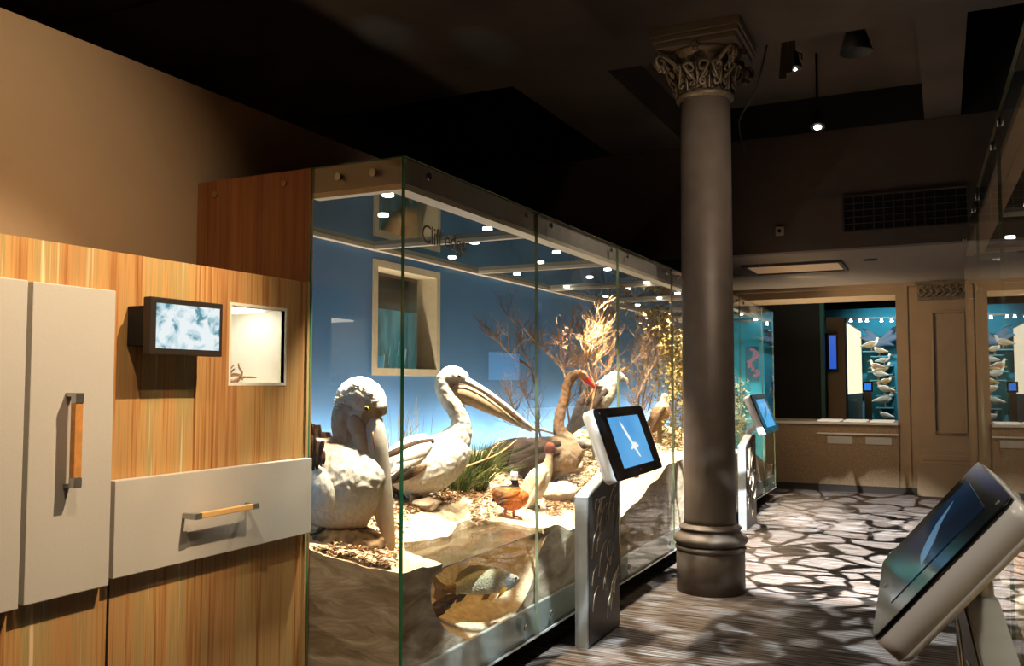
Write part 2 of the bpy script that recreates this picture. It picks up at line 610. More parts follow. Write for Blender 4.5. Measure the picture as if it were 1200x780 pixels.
def paint_const(me, c):
    paint(me, lambda co: c)


def mixc(a, b, t):
    t = max(0.0, min(1.0, t))
    return tuple(x + (y - x) * t for x, y in zip(a, b))


def sstep(a, b, x):
    t = max(0.0, min(1.0, (x - a) / (b - a)))
    return t * t * (3 - 2 * t)

# ================================================================== the setting
struct('floor', box(-9, 4, -2.5, 22, -0.1, 0), CARPET)
# ceiling with its beams and coffers
CZ = 4.1
BY = 9.5            # bulkhead
bm = bmesh.new()
bx(bm, -9, 4, -2.5, 6.85, CZ, CZ + 0.25)
bx(bm, -9, -5.65, 6.85, BY, CZ, CZ + 0.25)
bx(bm, -3.33, -2.45, 6.85, BY, CZ, CZ + 0.5)
bx(bm, -0.10, 0.22, 6.85, BY, CZ, CZ + 0.5)
bx(bm, 1.9, 4, 6.85, BY, CZ, CZ + 0.25)
bx(bm, -2.45, -0.1, 6.85, BY, CZ + 0.36, CZ + 0.5)
bx(bm, -9, 4, 4.2, 4.5, CZ - 0.02, CZ)
struct('ceiling', bm, CEILM)
bm = bmesh.new()
bx(bm, -9, 4, 6.6, BY + 0.1, CZ + 1.0, CZ + 1.1)
bx(bm, -9, 4, BY - 0.02, BY, CZ + 0.0, CZ + 1.0)
bx(bm, -9, 4, 6.8, 6.85, CZ + 0.25, CZ + 1.0)
struct('ceiling_void', bm, VOID)
# bulkhead and the low soffit behind it
SZ = 2.87
struct('wall_bulkhead', box(-9, 4, BY, BY + 0.15, SZ, CZ), mat('bulkhead_paint', (0.095, 0.066, 0.052), 0.9, noise_amt=0.1, nscale=3))
struct('ceiling_soffit', box(-9, 4, BY + 0.15, 13.6, SZ, SZ + 0.1), mat('soffit_paint', (0.19, 0.145, 0.11), 0.8))
# partition on the left with a window through it
WY0, WY1, WZ0, WZ1 = 4.50, 5.30, 1.55, 2.27
bm = bmesh.new()
bx(bm, -3.30, -3.172, -2.5, WY0, 0, 2.92)
bx(bm, -3.30, -3.172, WY1, 13.2, 0, 2.92)
bx(bm, -3.30, -3.172, WY0, WY1, 0, WZ0)
bx(bm, -3.30, -3.172, WY0, WY1, WZ1, 2.92)
struct('wall_left', bm, TANW)
struct('wall_right', box(1.9, 2.0, -2.5, 13.2, 0, CZ), CEILM)
struct('wall_outer', box(-9.1, -9, -2.5, 22, 0, 5), VOID)
struct('wall_rear', box(-9, 4, -2.6, -2.5, 0, 5), CEILM)

# far wall with its display opening
FY = 13.2
OX0, OX1, OZ0, OZ1 = -2.62, -0.56, 0.93, 2.72
struct('wall_far_left', box(-9, OX0, FY, FY + 0.9, 0, SZ), FARW)
struct('wall_far_right', box(OX1, 4, FY, FY + 0.9, 0, SZ), FARW)
struct('wall_far_top', box(OX0, OX1, FY, FY + 0.9, OZ1, SZ), FARW)
bm = bmesh.new()
bx(bm, OX0 + 0.002, OX1 - 0.002, FY - 0.03, FY + 0.9, 0, OZ0)
co = obj('display_counter', bm, COUNTER)
co['category'] = 'counter'
co['label'] = 'long brown fronted display counter under the far wall opening'
ctop = obj('counter_top', box(OX0 + 0.002, OX1 - 0.002, FY - 0.07, FY + 0.9, OZ0, OZ0 + 0.035, 0.004), mat('counter_top_white', (0.75, 0.73, 0.66), 0.25), co)
obj('lower_ledge', box(-1.62, OX1, FY - 0.06, FY - 0.03, OZ0 - 0.14, OZ0 - 0.12), WHITEP, co)
for i, x0 in enumerate((-1.48, -0.98)):
    b2 = box(x0, x0 + 0.33, FY - 0.04, FY - 0.03, OZ0 - 0.27, OZ0 - 0.17)
    obj('caption_plate', b2, mat('caption_plate_grey', (0.50, 0.47, 0.42), 0.5), co)
# label trays on the counter
lm_ = mat('tray_paper', (0.9, 0.88, 0.8), 0.5, emit=(1, 0.97, 0.88), es=0.35)
for k in range(3):
    for j in range(2):
        bm = bmesh.new()
        x0 = -1.62 + k * 0.35
        y0 = FY + 0.05 + j * 0.3
        bx(bm, x0, x0 + 0.29, y0, y0 + 0.24, OZ0 + 0.035, OZ0 + 0.05)
        t = obj('backlit_caption_panel', bm, lm_)
        tag(t, 'small glowing white caption panel set in the far counter top, %s row, %s' % (('front', 'back')[j], ('leftmost', 'middle', 'rightmost')[k]), 'panel', 'caption panels on the far counter')
struct('baseboard_far', box(OX0 - 0.1, 1.9, FY - 0.05, FY - 0.031, 0, 0.09), mat('dark_skirting', (0.03, 0.022, 0.016), 0.6))

# pilaster
FY -= .003
pil = thing('pilaster', 'shallow panelled tan pilaster with carved frieze on the far wall', 'pilaster', (0.07, FY, 0))
PX0, PX1 = -0.26, 0.42
bm = bmesh.new()
bx(bm, PX0, PX1, FY - 0.07, FY, 0.62, 2.62)
obj('shaft', bm, FARW, pil)
bm = bmesh.new()
for a, b, c, d in ((PX0 + .14, PX0 + .16, .85, 2.45), (PX1 - .16, PX1 - .14, .85, 2.45)):
    bx(bm, a, b, FY - 0.105, FY - 0.07, c, d, 0.003)
for c in (0.85, 2.45):
    bx(bm, PX0 + .14, PX1 - .14, FY - 0.105, FY - 0.07, c - .01, c + .01, 0.003)
obj('panel_moulding', bm, FARW, pil)
bm = bmesh.new()
bx(bm, PX0 - .08, PX1 + .08, FY - 0.13, FY, 0, 0.42, 0.006)
bx(bm, PX0 - .05, PX1 + .05, FY - 0.11, FY, 0.42, 0.47, 0.01)
bx(bm, PX0 - .03, PX1 + .03, FY - 0.10, FY, 0.47, 0.55, 0.015)
bx(bm, PX0 - .015, PX1 + .015, FY - 0.085, FY, 0.55, 0.62, 0.008)
obj('base', bm, FARW, pil)
bm = bmesh.new()
bx(bm, PX0 - .02, PX1 + .02, FY - 0.10, FY, 2.62, 2.655, 0.004)
bx(bm, PX0 - .02, PX1 + .02, FY - 0.085, FY, 2.655, 2.83)
bx(bm, PX0 - .05, PX1 + .05, FY - 0.12, FY, 2.83, SZ, 0.004)
for k in range(9):
    cx = PX0 + 0.02 + k * 0.08
    tube(bm, [(cx, FY - .09, 2.67), (cx + .05, FY - .10, 2.71), (cx + .03, FY - .10, 2.78), (cx - .02, FY - .10, 2.77), (cx - .01, FY - .10, 2.72), (cx + .02, FY - .1, 2.73)], 0.011, 0.007, 6)
    ball(bm, (cx + .045, FY - .09, 2.80), 0.016, 8)
obj('carved_frieze', bm, GOLD, pil)
FY += .003
struct('trim_1', box(OX1 + .13, OX1 + .15, FY - 0.02, FY, 0.1, SZ), FARW)
struct('trim_2', box(PX1 + .2, PX1 + .22, FY - 0.02, FY, 0.1, SZ), FARW)
struct('trim_3', box(OX0 - .1, 1.9, FY - 0.05, FY, SZ - 0.05, SZ - 0.0), FARW)

# bulkhead vent, sensor
a = P(989, 232, 'y', BY); b = P(1134, 266, 'y', BY)
vent = thing('vent_grille', 'dark rectangular louvred vent high on the bulkhead wall', 'vent', (a.x, BY, b.z))
v0, v1, z0, z1 = a.x, b.x, P(990, 271, 'y', BY).z, a.z
bm = bmesh.new()
bx(bm, v0, v1, BY - .012, BY - .004, z0, z1)
obj('recess', bm, VOID, vent)
bm = bmesh.new()
f = 0.02
bx(bm, v0 - f, v1 + f, BY - .03, BY, z1, z1 + f); bx(bm, v0 - f, v1 + f, BY - .03, BY, z0 - f, z0)
bx(bm, v0 - f, v0, BY - .03, BY, z0, z1); bx(bm, v1, v1 + f, BY - .03, BY, z0, z1)
obj('frame', bm, CEILM, vent)
bm = bmesh.new()
for k in range(1, 12):
    x = v0 + (v1 - v0) * k / 12
    bx(bm, x - .005, x + .005, BY - .028, BY - .012, z0, z1)
for k in range(1, 5):
    z = z0 + (z1 - z0) * k / 5
    bx(bm, v0, v1, BY - .026, BY - .014, z - .004, z + .004)
obj('grille_bars', bm, mat('grille_brown', (0.035, 0.028, 0.024), 0.7), vent)
a = P(914, 271, 'y', BY)
sn = thing('wall_sensor', 'tiny square cream sensor box on the dark bulkhead', 'sensor', (a.x, BY, a.z - .04))
obj('box', box(a.x - .04, a.x + .04, BY - .03, BY, a.z - .045, a.z + .045, .005), mat('sensor_cream', (0.35, 0.28, 0.2), 0.6), sn)
bm = bmesh.new(); disc(bm, (a.x, BY - .03, a.z), (0, -1, 0), .018, .01)
obj('lens', bm, BEZEL, sn)

# recessed ceiling panel in the soffit
pp = [P(x, y, 'z', SZ) for x, y in ((873, 311), (982, 305), (978, 315), (890, 319))]
x0, x1 = pp[0].x, pp[1].x; y0, y1 = pp[0].y, pp[2].y
cp = thing('ceiling_hatch', 'tan rectangular hatch panel in the lit low soffit by the column', 'panel', ((x0 + x1) / 2, (y0 + y1) / 2, SZ))
obj('hatch_panel', box(x0, x1, y0, y1, SZ - .012, SZ), mat('hatch_tan_glow', (0.62, 0.42, 0.25), 0.6, emit=(0.9, .55, .3), es=0.12), cp)  # faint emission puts the light on the hatch into its material
bm = bmesh.new()
for q in ((x0 - .04, x1 + .04, y0 - .04, y0), (x0 - .04, x1 + .04, y1, y1 + .04), (x0 - .04, x0, y0, y1), (x1, x1 + .04, y0, y1)):
    bx(bm, *q, SZ - .03, SZ)
obj('hatch_frame', bm, mat('hatch_frame_brown', (.06, .045, .035), .6), cp)
a = P(1020, 304, 'z', SZ)
sl = thing('slot_vent', 'small dark slot in the low soffit beside the tan hatch', 'vent', (a.x, a.y, SZ))
obj('slot', box(a.x - .07, a.x + .07, a.y - .05, a.y + .05, SZ - .008, SZ), BLACK, sl)

# ================================================================== column
CX, CYY = -1.555, 6.5
colm = thing('column', 'tall dark bronze column with gilded leafy capital standing in the aisle', 'column', (CX, CYY, 0))
bm = bmesh.new()
lathe(bm, [(.245, 0), (.245, .285), (.238, .292), (.25, .30), (.255, .31), (.25, .325), (.235, .33)], CX, CYY)
obj('plinth_drum', bm, COLM, colm)
bm = bmesh.new()
pr_ = [(.235, .33)] + [(.235 + .032 * math.sin(PI * k / 8), .33 + .085 * k / 8) for k in range(1, 8)] + [(.232, .415), (.218, .425), (.212, .44)]
pr_ += [(.212 + .014 * math.sin(PI * k / 6), .44 + .03 * k / 6) for k in range(1, 6)] + [(.205, .472), (.192, .485)]
lathe(bm, pr_, CX, CYY)
obj('base_mouldings', bm, COLM, colm)
bm = bmesh.new()
lathe(bm, [(.191, .484), (.187, .52), (.186, 3.60)], CX, CYY, 64)
obj('shaft', bm, COLM, colm)
bm = bmesh.new()
lathe(bm, [(.187, 3.595), (.2, 3.602), (.212, 3.615), (.214, 3.628), (.206, 3.642), (.188, 3.648)], CX, CYY)
obj('astragal', bm, GOLD, colm)
cap = bmesh.new()
lathe(cap, [(.182, 3.645), (.186, 3.72), (.20, 3.80), (.225, 3.88), (.27, 3.94), (.275, 3.95)], CX, CYY)
capo = obj('capital_bell', cap, GOLD, colm)


def acanthus(ang, z0, h, wdt, r0, out, curl):
    """lobed leaf rising off the bell and curling over"""
    bm = bmesh.new()
    nu, nv = 10, 14
    grid = []
    ca, sa = math.cos(ang), math.sin(ang)
    for j in range(nv + 1):
        t = j / nv
        if t < .72:
            q = t / .72
            rr = r0 + out * 0.45 * q ** 2; zz = z0 + h * q
        else:
            q = (t - .72) / .28 * PI * 1.15
            rr = r0 + out * .45 + curl * (1 - math.cos(q)) * .55; zz = z0 + h + curl * math.sin(q) * .8 - curl * .2 * (q / PI)
        lob = 0.75 + 0.25 * abs(math.sin(t * PI * 4.0))
        ww = wdt * (0.62 + 0.38 * math.sin(PI * min(1, t * 1.05))) * lob * (1 if t < .75 else 1 - (t - .75) * 2.6)
        row = []
        for i in range(nu + 1):
            s = -1 + 2 * i / nu
            rid = 0.010 * math.cos(s * PI * 2.5) + 0.012 * (1 - abs(s))
            lat = s * ww
            r = rr + rid - 0.012 * s * s
            row.append(bm.verts.new((CX + ca * r - sa * lat, CYY + sa * r + ca * lat, zz)))
        grid.append(row)
    for j in range(nv):
        for i in range(nu):
            f = bm.faces.new((grid[j][i], grid[j][i + 1], grid[j + 1][i + 1], grid[j + 1][i])); f.smooth = True
    bmesh.ops.solidify(bm, geom=bm.faces[:], thickness=0.008)
    tube(bm, [(CX + ca * (r0 + .02 + out * .45 * q * q), CYY + sa * (r0 + .02 + out * .45 * q * q), z0 + h * q) for q in (0, .3, .6, .95)], .009, .005, 6)
    for s in (-1, 1):          # side scrolls
        pts = []
        for k in range(14):
            th = k * .5
            rr2 = .034 * (1 - k / 15)
            la = s * (wdt * .62 + rr2 * math.cos(th + 1.2) * -1); zz2 = z0 + h * .42 + rr2 * math.sin(th + 1.2)
            pts.append((CX + ca * (r0 + .03) - sa * la, CYY + sa * (r0 + .03) + ca * la, zz2))
        tube(bm, pts, .009, .006, 6, 2)
    return bm


for k in range(8):
    obj('acanthus_leaf', acanthus(PI / 8 + k * PI / 4, 3.65, .105, .075, .190, .03, .030), GOLD, colm)
for k in range(8):
    obj('acanthus_leaf', acanthus(k * PI / 4, 3.68, .17, .075, .196, .10, .034), GOLD, colm)
for k in range(4):
    a = PI / 4 + k * PI / 2
    bm = bmesh.new()
    ca, sa = math.cos(a), math.sin(a)
    for s in (-1, 1):
        pts = []
        for q in range(7):
            t = q / 6
            r = .21 + .17 * t; z = 3.76 + .15 * math.sin(t * 1.5)
            pts.append((CX + ca * r - sa * s * .07 * (1 - t), CYY + sa * r + ca * s * .07 * (1 - t), z))
        for q in range(16):
            th = PI / 2 - q * .5; rr = .05 * (1 - q / 18)
            r = .375 + rr * math.cos(th); z = 3.86 + rr * math.sin(th)
            pts.append((CX + ca * r - sa * s * .012, CYY + sa * r + ca * s * .012, z))
        tube(bm, pts, .017, .012, 7, 2)
    for q in range(5):
        ball(bm, (CX + ca * (.34 + .012 * q), CYY + sa * (.34 + .012 * q), 3.80 + .018 * (q % 3)), .018, 8)
    obj('corner_volute', bm, GOLD, colm)
for k in range(16):
    a = PI / 16 + k * PI / 8
    bm = bmesh.new()
    s = 1 if k % 2 else -1
    pts = [(CX + math.cos(a) * .215 - math.sin(a) * s * .03, CYY + math.sin(a) * .215 + math.cos(a) * s * .03, 3.70)]
    for q in range(13):
        th = PI * .9 - q * .52; rr = .042 * (1 - q / 15)
        la = s * (rr * math.cos(th)); r = .245 + .03 * (q < 5)
        pts.append((CX + math.cos(a) * r - math.sin(a) * la, CYY + math.sin(a) * r + math.cos(a) * la, 3.795 + rr * math.sin(th)))
    tube(bm, pts, .012, .008, 6, 2)
    obj('leaf_scroll', bm, GOLD, colm)
for k in range(4):
    a = k * PI / 2
    bm = bmesh.new()
    c = Vector((CX + math.cos(a) * .29, CYY + math.sin(a) * .29, 3.945))
    for q in range(6):
        th = q * PI / 3
        ball(bm, c + Vector((-math.sin(a) * .022 * math.cos(th), math.cos(a) * .022 * math.cos(th), .022 * math.sin(th))), .015, 8)
    ball(bm, c, .016, 8)
    obj('rosette', bm, GOLD, colm)
bm = bmesh.new()
H = .325
bx(bm, CX - H + .03, CX + H - .03, CYY - H + .03, CYY + H - .03, 3.955, 4.0, .008)
bx(bm, CX - H + .01, CX + H - .01, CYY - H + .01, CYY + H - .01, 4.0, 4.04, .008)
bx(bm, CX - H, CX + H, CYY - H, CYY + H, 4.04, 4.10, .004)
obj('abacus', bm, mat('abacus_plaster', (0.17, 0.125, 0.08), 0.6), colm)

# ================================================================== cabinets (left)
XC = -2.494
XD = -2.452
cab = thing('wall_cabinet', 'striped orange wood wall cabinet with pale grey door and drawer, at left', 'cabinet', (-2.83, 2.0, 0))
NY0, NY1, NZ0, NZ1 = 2.616, 2.928, 1.503, 1.805
CT = 1.942
bm = bmesh.new()
for q in ((0.6, NY0, 0, CT), (NY1, 3.08, 0, CT), (NY0, NY1, 0, NZ0), (NY0, NY1, NZ1, CT)):
    bx(bm, XC - .02, XC, *q)
bx(bm, XC - .018, -3.168, 0.6, 3.08, CT - .02, CT - 0.0005)
obj('carcass', bm, WOOD, cab)
struct_trim = obj('front_edge_strip', box(XC - .001, XC + .006, 3.068, 3.082, 0, CT + .002), mat('edge_strip_wood', (.55, .34, .15), .4), cab)
# niche
bm = bmesh.new()
th = .012; D = .34
bx(bm, XC - D, XC + .001, NY0 - th, NY0, NZ0 - th, NZ1 + th)
bx(bm, XC - D, XC + .001, NY1, NY1 + th, NZ0 - th, NZ1 + th)
bx(bm, XC - D, XC + .001, NY0, NY1, NZ0 - th, NZ0)
bx(bm, XC - D, XC + .001, NY0, NY1, NZ1, NZ1 + th)
bx(bm, XC - D - th, XC - D, NY0, NY1, NZ0, NZ1)
obj('niche_lining', bm, mat('niche_white', (.86, .84, .76), .5), cab)
obj('niche_lamp', box(XC - .22, XC - .06, NY0 + .06, NY1 - .06, NZ1 - .008, NZ1 - .001), mat('niche_lamp_face', (1, 1, 1), .5, emit=(1, .93, .78), es=8), cab)


def px_box(pxs, X, thick, bev=0.003):
    p = [P(a, b, 'x', X) for a, b in pxs]
    ys = [q.y for q in p]; zs = [q.z for q in p]
    return (X - thick, X, min(ys), max(ys), min(zs), max(zs))


def slab(q, bev=.003):
    return box(*q, bev)


dz0, dz1 = .845, 1.806
d1 = obj('door', box(XC + .006, XD, 1.32, P(28, 500, 'x', XD).y, dz0 - .005, dz1 + .002, .003), LAM, cab)
yl, yr = P(34, 500, 'x', XD).y, P(132, 500, 'x', XD).y
d2 = obj('door', box(XC + .006, XD, yl, yr, dz0, dz1, .003), LAM, cab)
yl2, yr2 = P(133, 600, 'x', XD).y + .004, 3.066
dr = obj('drawer', box(XC + .006, XD, yl2, yr2, .862, 1.180, .003), LAM, cab)
yh = P(90, 500, 'x', XD + .04).y
zt, zb = P(90, 460, 'x', XD + .04).z, P(92, 571, 'x', XD + .04).z
bm = bmesh.new()
bx(bm, XD + .028, XD + .05, yh - .014, yh + .014, zb + .03, zt - .03, .003)
hg = obj('handle', bm, ORANGEW, d2)
bm = bmesh.new()
for za, zc, zp in ((zb, zb + .032, zb), (zt - .032, zt, zt - .012)):
    bx(bm, XD + .028, XD + .052, yh - .0145, yh + .0145, za, zc, .002)
    bx(bm, XD, XD + .03, yh - .012, yh + .012, zp, zp + .012, .001)
    obj('handle_post', bm, STEEL, d2)
    bm = bmesh.new()
ya, yb = P(226, 602, 'x', XD + .05).y, P(301, 596, 'x', XD + .05).y
zh = P(262, 599, 'x', XD + .05).z
bm = bmesh.new()
bx(bm, XD + .04, XD + .062, ya + .03, yb - .03, zh - .010, zh + .010, .003)
obj('handle', bm, mat('pale_orange_grip', (.80, .48, .18), .4), dr)
bm = bmesh.new()
for y_, y2_, yp in ((ya, ya + .032, ya), (yb - .032, yb, yb - .012)):
    bx(bm, XD + .038, XD + .064, y_, y2_, zh - .011, zh + .011, .002)
    bx(bm, XD, XD + .042, yp, yp + .012, zh - .010, zh + .010, .001)
    obj('handle_post', bm, STEEL, dr)
    bm = bmesh.new()
bm = bmesh.new()
bx(bm, XC + .0005, XC + .004, 2.072, 2.078, 0.0, .85)
obj('panel_joint', bm, BLACK, cab)

# tall end panel in laminate coloured dark to hold its shade, above and behind the cabinet
tp = thing('end_panel', 'tall shaded striped wood end panel of the glass case above the cabinet', 'panel', (-2.83, 3.1, 0))
obj('board', box(-3.168, -2.502, 3.087, 3.107, 0, 2.452), WOODSHADE, tp)
for x_, z_ in ((-3.057, 2.386), (-2.644, 2.397)):
    bm = bmesh.new(); disc(bm, (x_, 3.087, z_), (0, -1, 0), .014, .008)
    obj('screw_cap', bm, mat('brass_cap', (.35, .24, .12), .4, .6), tp)
obj('edge_strip', box(-2.502, -2.494, 3.084, 3.107, 0, 2.452), mat('edge_strip_dark', (.30, .16, .07), .4), tp)

# wall monitor
XM = -2.385
ys0, ys1 = P(176, 380, 'x', XM).y, P(261, 380, 'x', XM).y
zs0, zs1 = P(177, 415, 'x', XM).z, P(179, 347, 'x', XM).z
mon = thing('wall_monitor', 'small black framed monitor with pale blue picture on the striped cabinet', 'monitor', (XM - .05, (ys0 + ys1) / 2, zs0))
bm = bmesh.new()
bx(bm, XM - .035, XM, ys0, ys1, zs0, zs1, .004)
obj('frame', bm, mat('monitor_brown_black', (.03, .022, .018), .4), mon)


def cloudscreen():
    mt, nt, b = nodes('monitor_picture')
    N = nt.nodes
    tc = N.new('ShaderNodeTexCoord')
    mp = N.new('ShaderNodeMapping'); mp.inputs['Scale'].default_value = (1, 14, 18); mp.inputs['Rotation'].default_value = (.5, 0, 0)
    nt.links.new(tc.outputs['Object'], mp.inputs[0])
    nz = N.new('ShaderNodeTexNoise'); nz.inputs['Scale'].default_value = 1.0; nz.inputs['Detail'].default_value = 6; nz.inputs['Distortion'].default_value = 1.2
    nt.links.new(mp.outputs[0], nz.inputs['Vector'])
    cr = N.new('ShaderNodeValToRGB'); e = cr.color_ramp.elements
    e[0].position = .33; e[0].color = (.10, .28, .36, 1); e[1].position = .53; e[1].color = (.86, .93, .95, 1)
    q = e.new(.43); q.color = (.52, .72, .78, 1)
    nt.links.new(nz.outputs['Fac'], cr.inputs[0])
    b.inputs['Base Color'].default_value = (.01, .01, .01, 1); b.inputs['Roughness'].default_value = .2
    nt.links.new(cr.outputs[0], b.inputs['Emission Color']); b.inputs['Emission Strength'].default_value = .95
    return mt


obj('screen', box(XM, XM + .002, ys0 + .025, ys1 - .018, zs0 + .022, zs1 - .02), cloudscreen(), mon)
obj('wall_bracket', box(XC + .001, XM - .035, ys0 - .0, ys1 - .05, zs0 + .03, zs1 - .03, .003), BLACK, mon)

# twiggy specimen in the niche
bm = bmesh.new()
rnd = random.Random(4)
for k in range(26):
    c = Vector((XC - .08 - rnd.random() * .12, NY0 + .02 + rnd.random() * .12, NZ0 + .006))
    pts = [c]
    d = Vector((rnd.uniform(-1, 1), rnd.uniform(-.6, 1), rnd.uniform(.3, 1))).normalized()
    for q in range(4):
        d = (d + Vector((rnd.uniform(-.7, .7), rnd.uniform(-.7, .7), rnd.uniform(-.6, .3)))).normalized()
        nx = pts[-1] + d * .024
        nx.z = max(nx.z, NZ0 + .006); nx.y = max(nx.y, NY0 + .01)
        pts.append(nx)
    tube(bm, pts, .007, .003, 6, 2)
tag(obj('coral_specimen', bm, mat('coral_brown', (.42, .26, .15), .8, noise_amt=.4, nscale=60)), 'brown branching coral specimen in the white lit niche', 'coral')

# ================================================================== the big glass case
X0, XG = -3.15, -2.0
Y0, Y1 = 3.087, 12.0
CZ0 = 2.338
SEAM = [3.087, 4.43, 5.79, 7.15, 8.51, 9.87, 11.2, 12.0]
case = thing('glass_display_case', 'long tall glass display case with blue backdrop and pelicans inside', 'display case', (-2.6, 7.5, 0))


def pane(x0, x1, y0, y1, z0, z1, thin, near=False):
    bm = bmesh.new()
    bx(bm, x0, x1, y0, y1, z0, z1)
    bm.normal_update()
    for f in bm.faces:
        n = f.normal
        if thin == 'x':
            f.material_index = 0 if abs(n.x) > .5 else (2 if near and n.y < -.5 else 1)
        else:
            f.material_index = 0 if abs(n.y) > .5 else 1
    return bm


for i in range(len(SEAM) - 1):
    a, b = SEAM[i], SEAM[i + 1]
    obj('front_pane', pane(XG - .016, XG, a + (.0025 if i else 0), b - .0025, .15, 2.452, 'x', i == 0), [GLASS, GEDGEL, GEDGE], case)
obj('end_pane', pane(-2.493, XG - .0165, Y0 - .002, Y0 + .010, .15, 2.452, 'y'), [GLASS, GEDGE], case)
obj('far_end_pane', pane(-2.7, XG - .0165, Y1 - .012, Y1, .15, 2.452, 'y'), [GLASS, GEDGEL], case)
obj('far_end_board', box(X0, -2.12, Y1 - .03, Y1 - .015, .3, 2.33), TEAL, case)
# blue backdrop with the window cut-out
bm = bmesh.new()
for q in ((3.11, WY0, .3, 2.338), (WY1, 11.96, .3, 2.338), (WY0, WY1, .3, WZ0), (WY0, WY1, WZ1, 2.338)):
    bx(bm, -3.17, X0, *q)
obj('sky_backdrop', bm, SKY, case)
obj('end_lining', box(X0, -2.51, 3.108, 3.113, .3, 2.33), SKY, case)
# fascia, trims, ceiling
bm = bmesh.new()
bx(bm, XG - .034, XG - .018, Y0 + .012, Y1 - .03, CZ0 + .004, 2.45)
obj('fascia_band', bm, BAND, case)
obj('end_fascia_band', box(-2.493, XG - .031, Y0 + .012, Y0 + .028, CZ0 + .004, 2.45), mat('fascia_metal_warm', (.36, .33, .30), .4, .5), case)
bm = bmesh.new()
bx(bm, XG - .10, XG - .018, Y0 + .012, Y1 - .03, CZ0 - .022, CZ0 + .003)
bx(bm, -2.493, XG - .10, Y0 + .012, Y0 + .06, CZ0 - .022, CZ0 + .003)
obj('front_light_trim', bm, mat('light_trim_cream', (.85, .76, .6), .5), case)
bm = bmesh.new()
bx(bm, X0, X0 + .045, 3.115, Y1 - .035, CZ0 - .02, CZ0 + .003)
for y in [4.47, 5.81, 7.17, 8.53, 9.89, 11.2]:
    bx(bm, X0 + .045, XG - .10, y - .018, y + .018, CZ0 - .02, CZ0 + .003)
obj('ceiling_mullions', bm, TRIM, case)
obj('ceiling_glass', box(X0 + .001, XG - .032, 3.12, Y1 - .032, CZ0 + .004, CZ0 + .02), SMOKE, case)
obj('top_board', box(-3.168, XG - .032, 3.11, Y1 - .032, CZ0 + .06, 2.448), BLACK, case)
# bottom rail, plinth
obj('bottom_rail', box(XG - .034, XG - .018, Y0 + .012, Y1 - .03, .155, .295), RAIL, case)
bm = bmesh.new()
bx(bm, XG - .032, XG - .0165, Y0 + .012, Y1 - .03, .296, .304)
bx(bm, XG - .03, XG + .008, Y0, Y1, .140, .150)
obj('rail_lip', bm, mat('rail_lip_bright', (.8, .82, .76), .25, .5), case)
obj('plinth', box(-3.168, XG - .22, 3.11, Y1 - .1, 0, .148), BLACK, case)
obj('case_floor', box(-3.168, XG - .034, 3.12, Y1 - .04, .15, .2), BLACK, case)
by = []
for s in SEAM[1:-1]:
    by += [s - .17, s + .17]
by = [3.264] + by + [11.8]
for z in (2.40, .225):
    for y in by:
        bm = bmesh.new(); disc(bm, (XG, y, z), (1, 0, 0), .0165, .012)
        obj('bolt', bm, BOLT, case)
for x in (-2.341, -2.158):
    bm = bmesh.new(); disc(bm, (x, Y0 - .002, 2.395), (0, -1, 0), .0165, .012)
    obj('bolt', bm, BOLT, case)
# downlights
DL = []
for k in range(10):
    DL.append((-2.21, 3.27 + .96 * k))
for k in range(9):
    DL.append((-2.5, 3.66 + .96 * k))
for k in range(7):
    DL.append((-2.93, 5.1 + 1.0 * k))
DL = [d for d in DL if min(abs(d[1] - y) for y in [4.47, 5.81, 7.17, 8.53, 9.89, 11.2]) > .05]
for x, y in DL:
    bm = bmesh.new(); disc(bm, (x, y, CZ0 + .0035), (0, 0, -1), .026, .006)
    obj('downlight', bm, LAMP, case)
for k in range(9):
    y = 3.45 + .98 * k
    o = spot('case_downlight', (-2.30, y, CZ0 - .03), (-2.42, y + .1, .8), 350, CASEW, 84, .8, .03)
for k in range(9):
    y = 3.75 + .98 * k
    o = spot('case_downlight', (-2.72, y, CZ0 - .03), (-2.60, y, .9), 105, CASEW, 72, .9, .03)
# an added, unseen strip light behind the sand ridge washes the foot of the backdrop
sl_ = bpy.data.lights.new('horizon_fill_strip', 'AREA'); sl_.shape = 'RECTANGLE'; sl_.size = 7.6; sl_.size_y = .04
sl_.energy = 85; sl_.color = (1.0, .84, .62)
so = bpy.data.objects.new('horizon_fill_strip', sl_); COL.objects.link(so)
so.location = (-3.0, 7.3, 1.02)
_z = -Vector((-.75, 0, 1)).normalized(); _x = Vector((0, 1, 0)); _y = _z.cross(_x)
so.matrix_world = Matrix.Translation(so.location) @ Matrix((_x, _y, _z)).transposed().to_4x4()

# lettering on the glass
tx = bpy.data.curves.new('glass_lettering', 'FONT'); tx.body = 'Cliff edge'; tx.size = .115; tx.extrude = .0008
tx.space_character = .92
to = bpy.data.objects.new('glass_lettering', tx); COL.objects.link(to)
p0 = P(494, 283, 'x', XG + .002)
to.matrix_world = Matrix(((0, 0, 1, XG + .0015), (1, 0, 0, p0.y), (0, 1, 0, p0.z), (0, 0, 0, 1)))
tx.materials.append(mat('gilt_lettering', (.45, .33, .17), .4, .3))
_dg = bpy.context.evaluated_depsgraph_get(); _dg.update()
_me = bpy.data.meshes.new_from_object(to.evaluated_get(_dg)); _mw = to.matrix_world.copy()
bpy.data.objects.remove(to)
to = bpy.data.objects.new('glass_lettering', _me); COL.objects.link(to); to.matrix_world = _mw
tag(to, 'small gilt lettering on the glass near the top front corner', 'lettering')

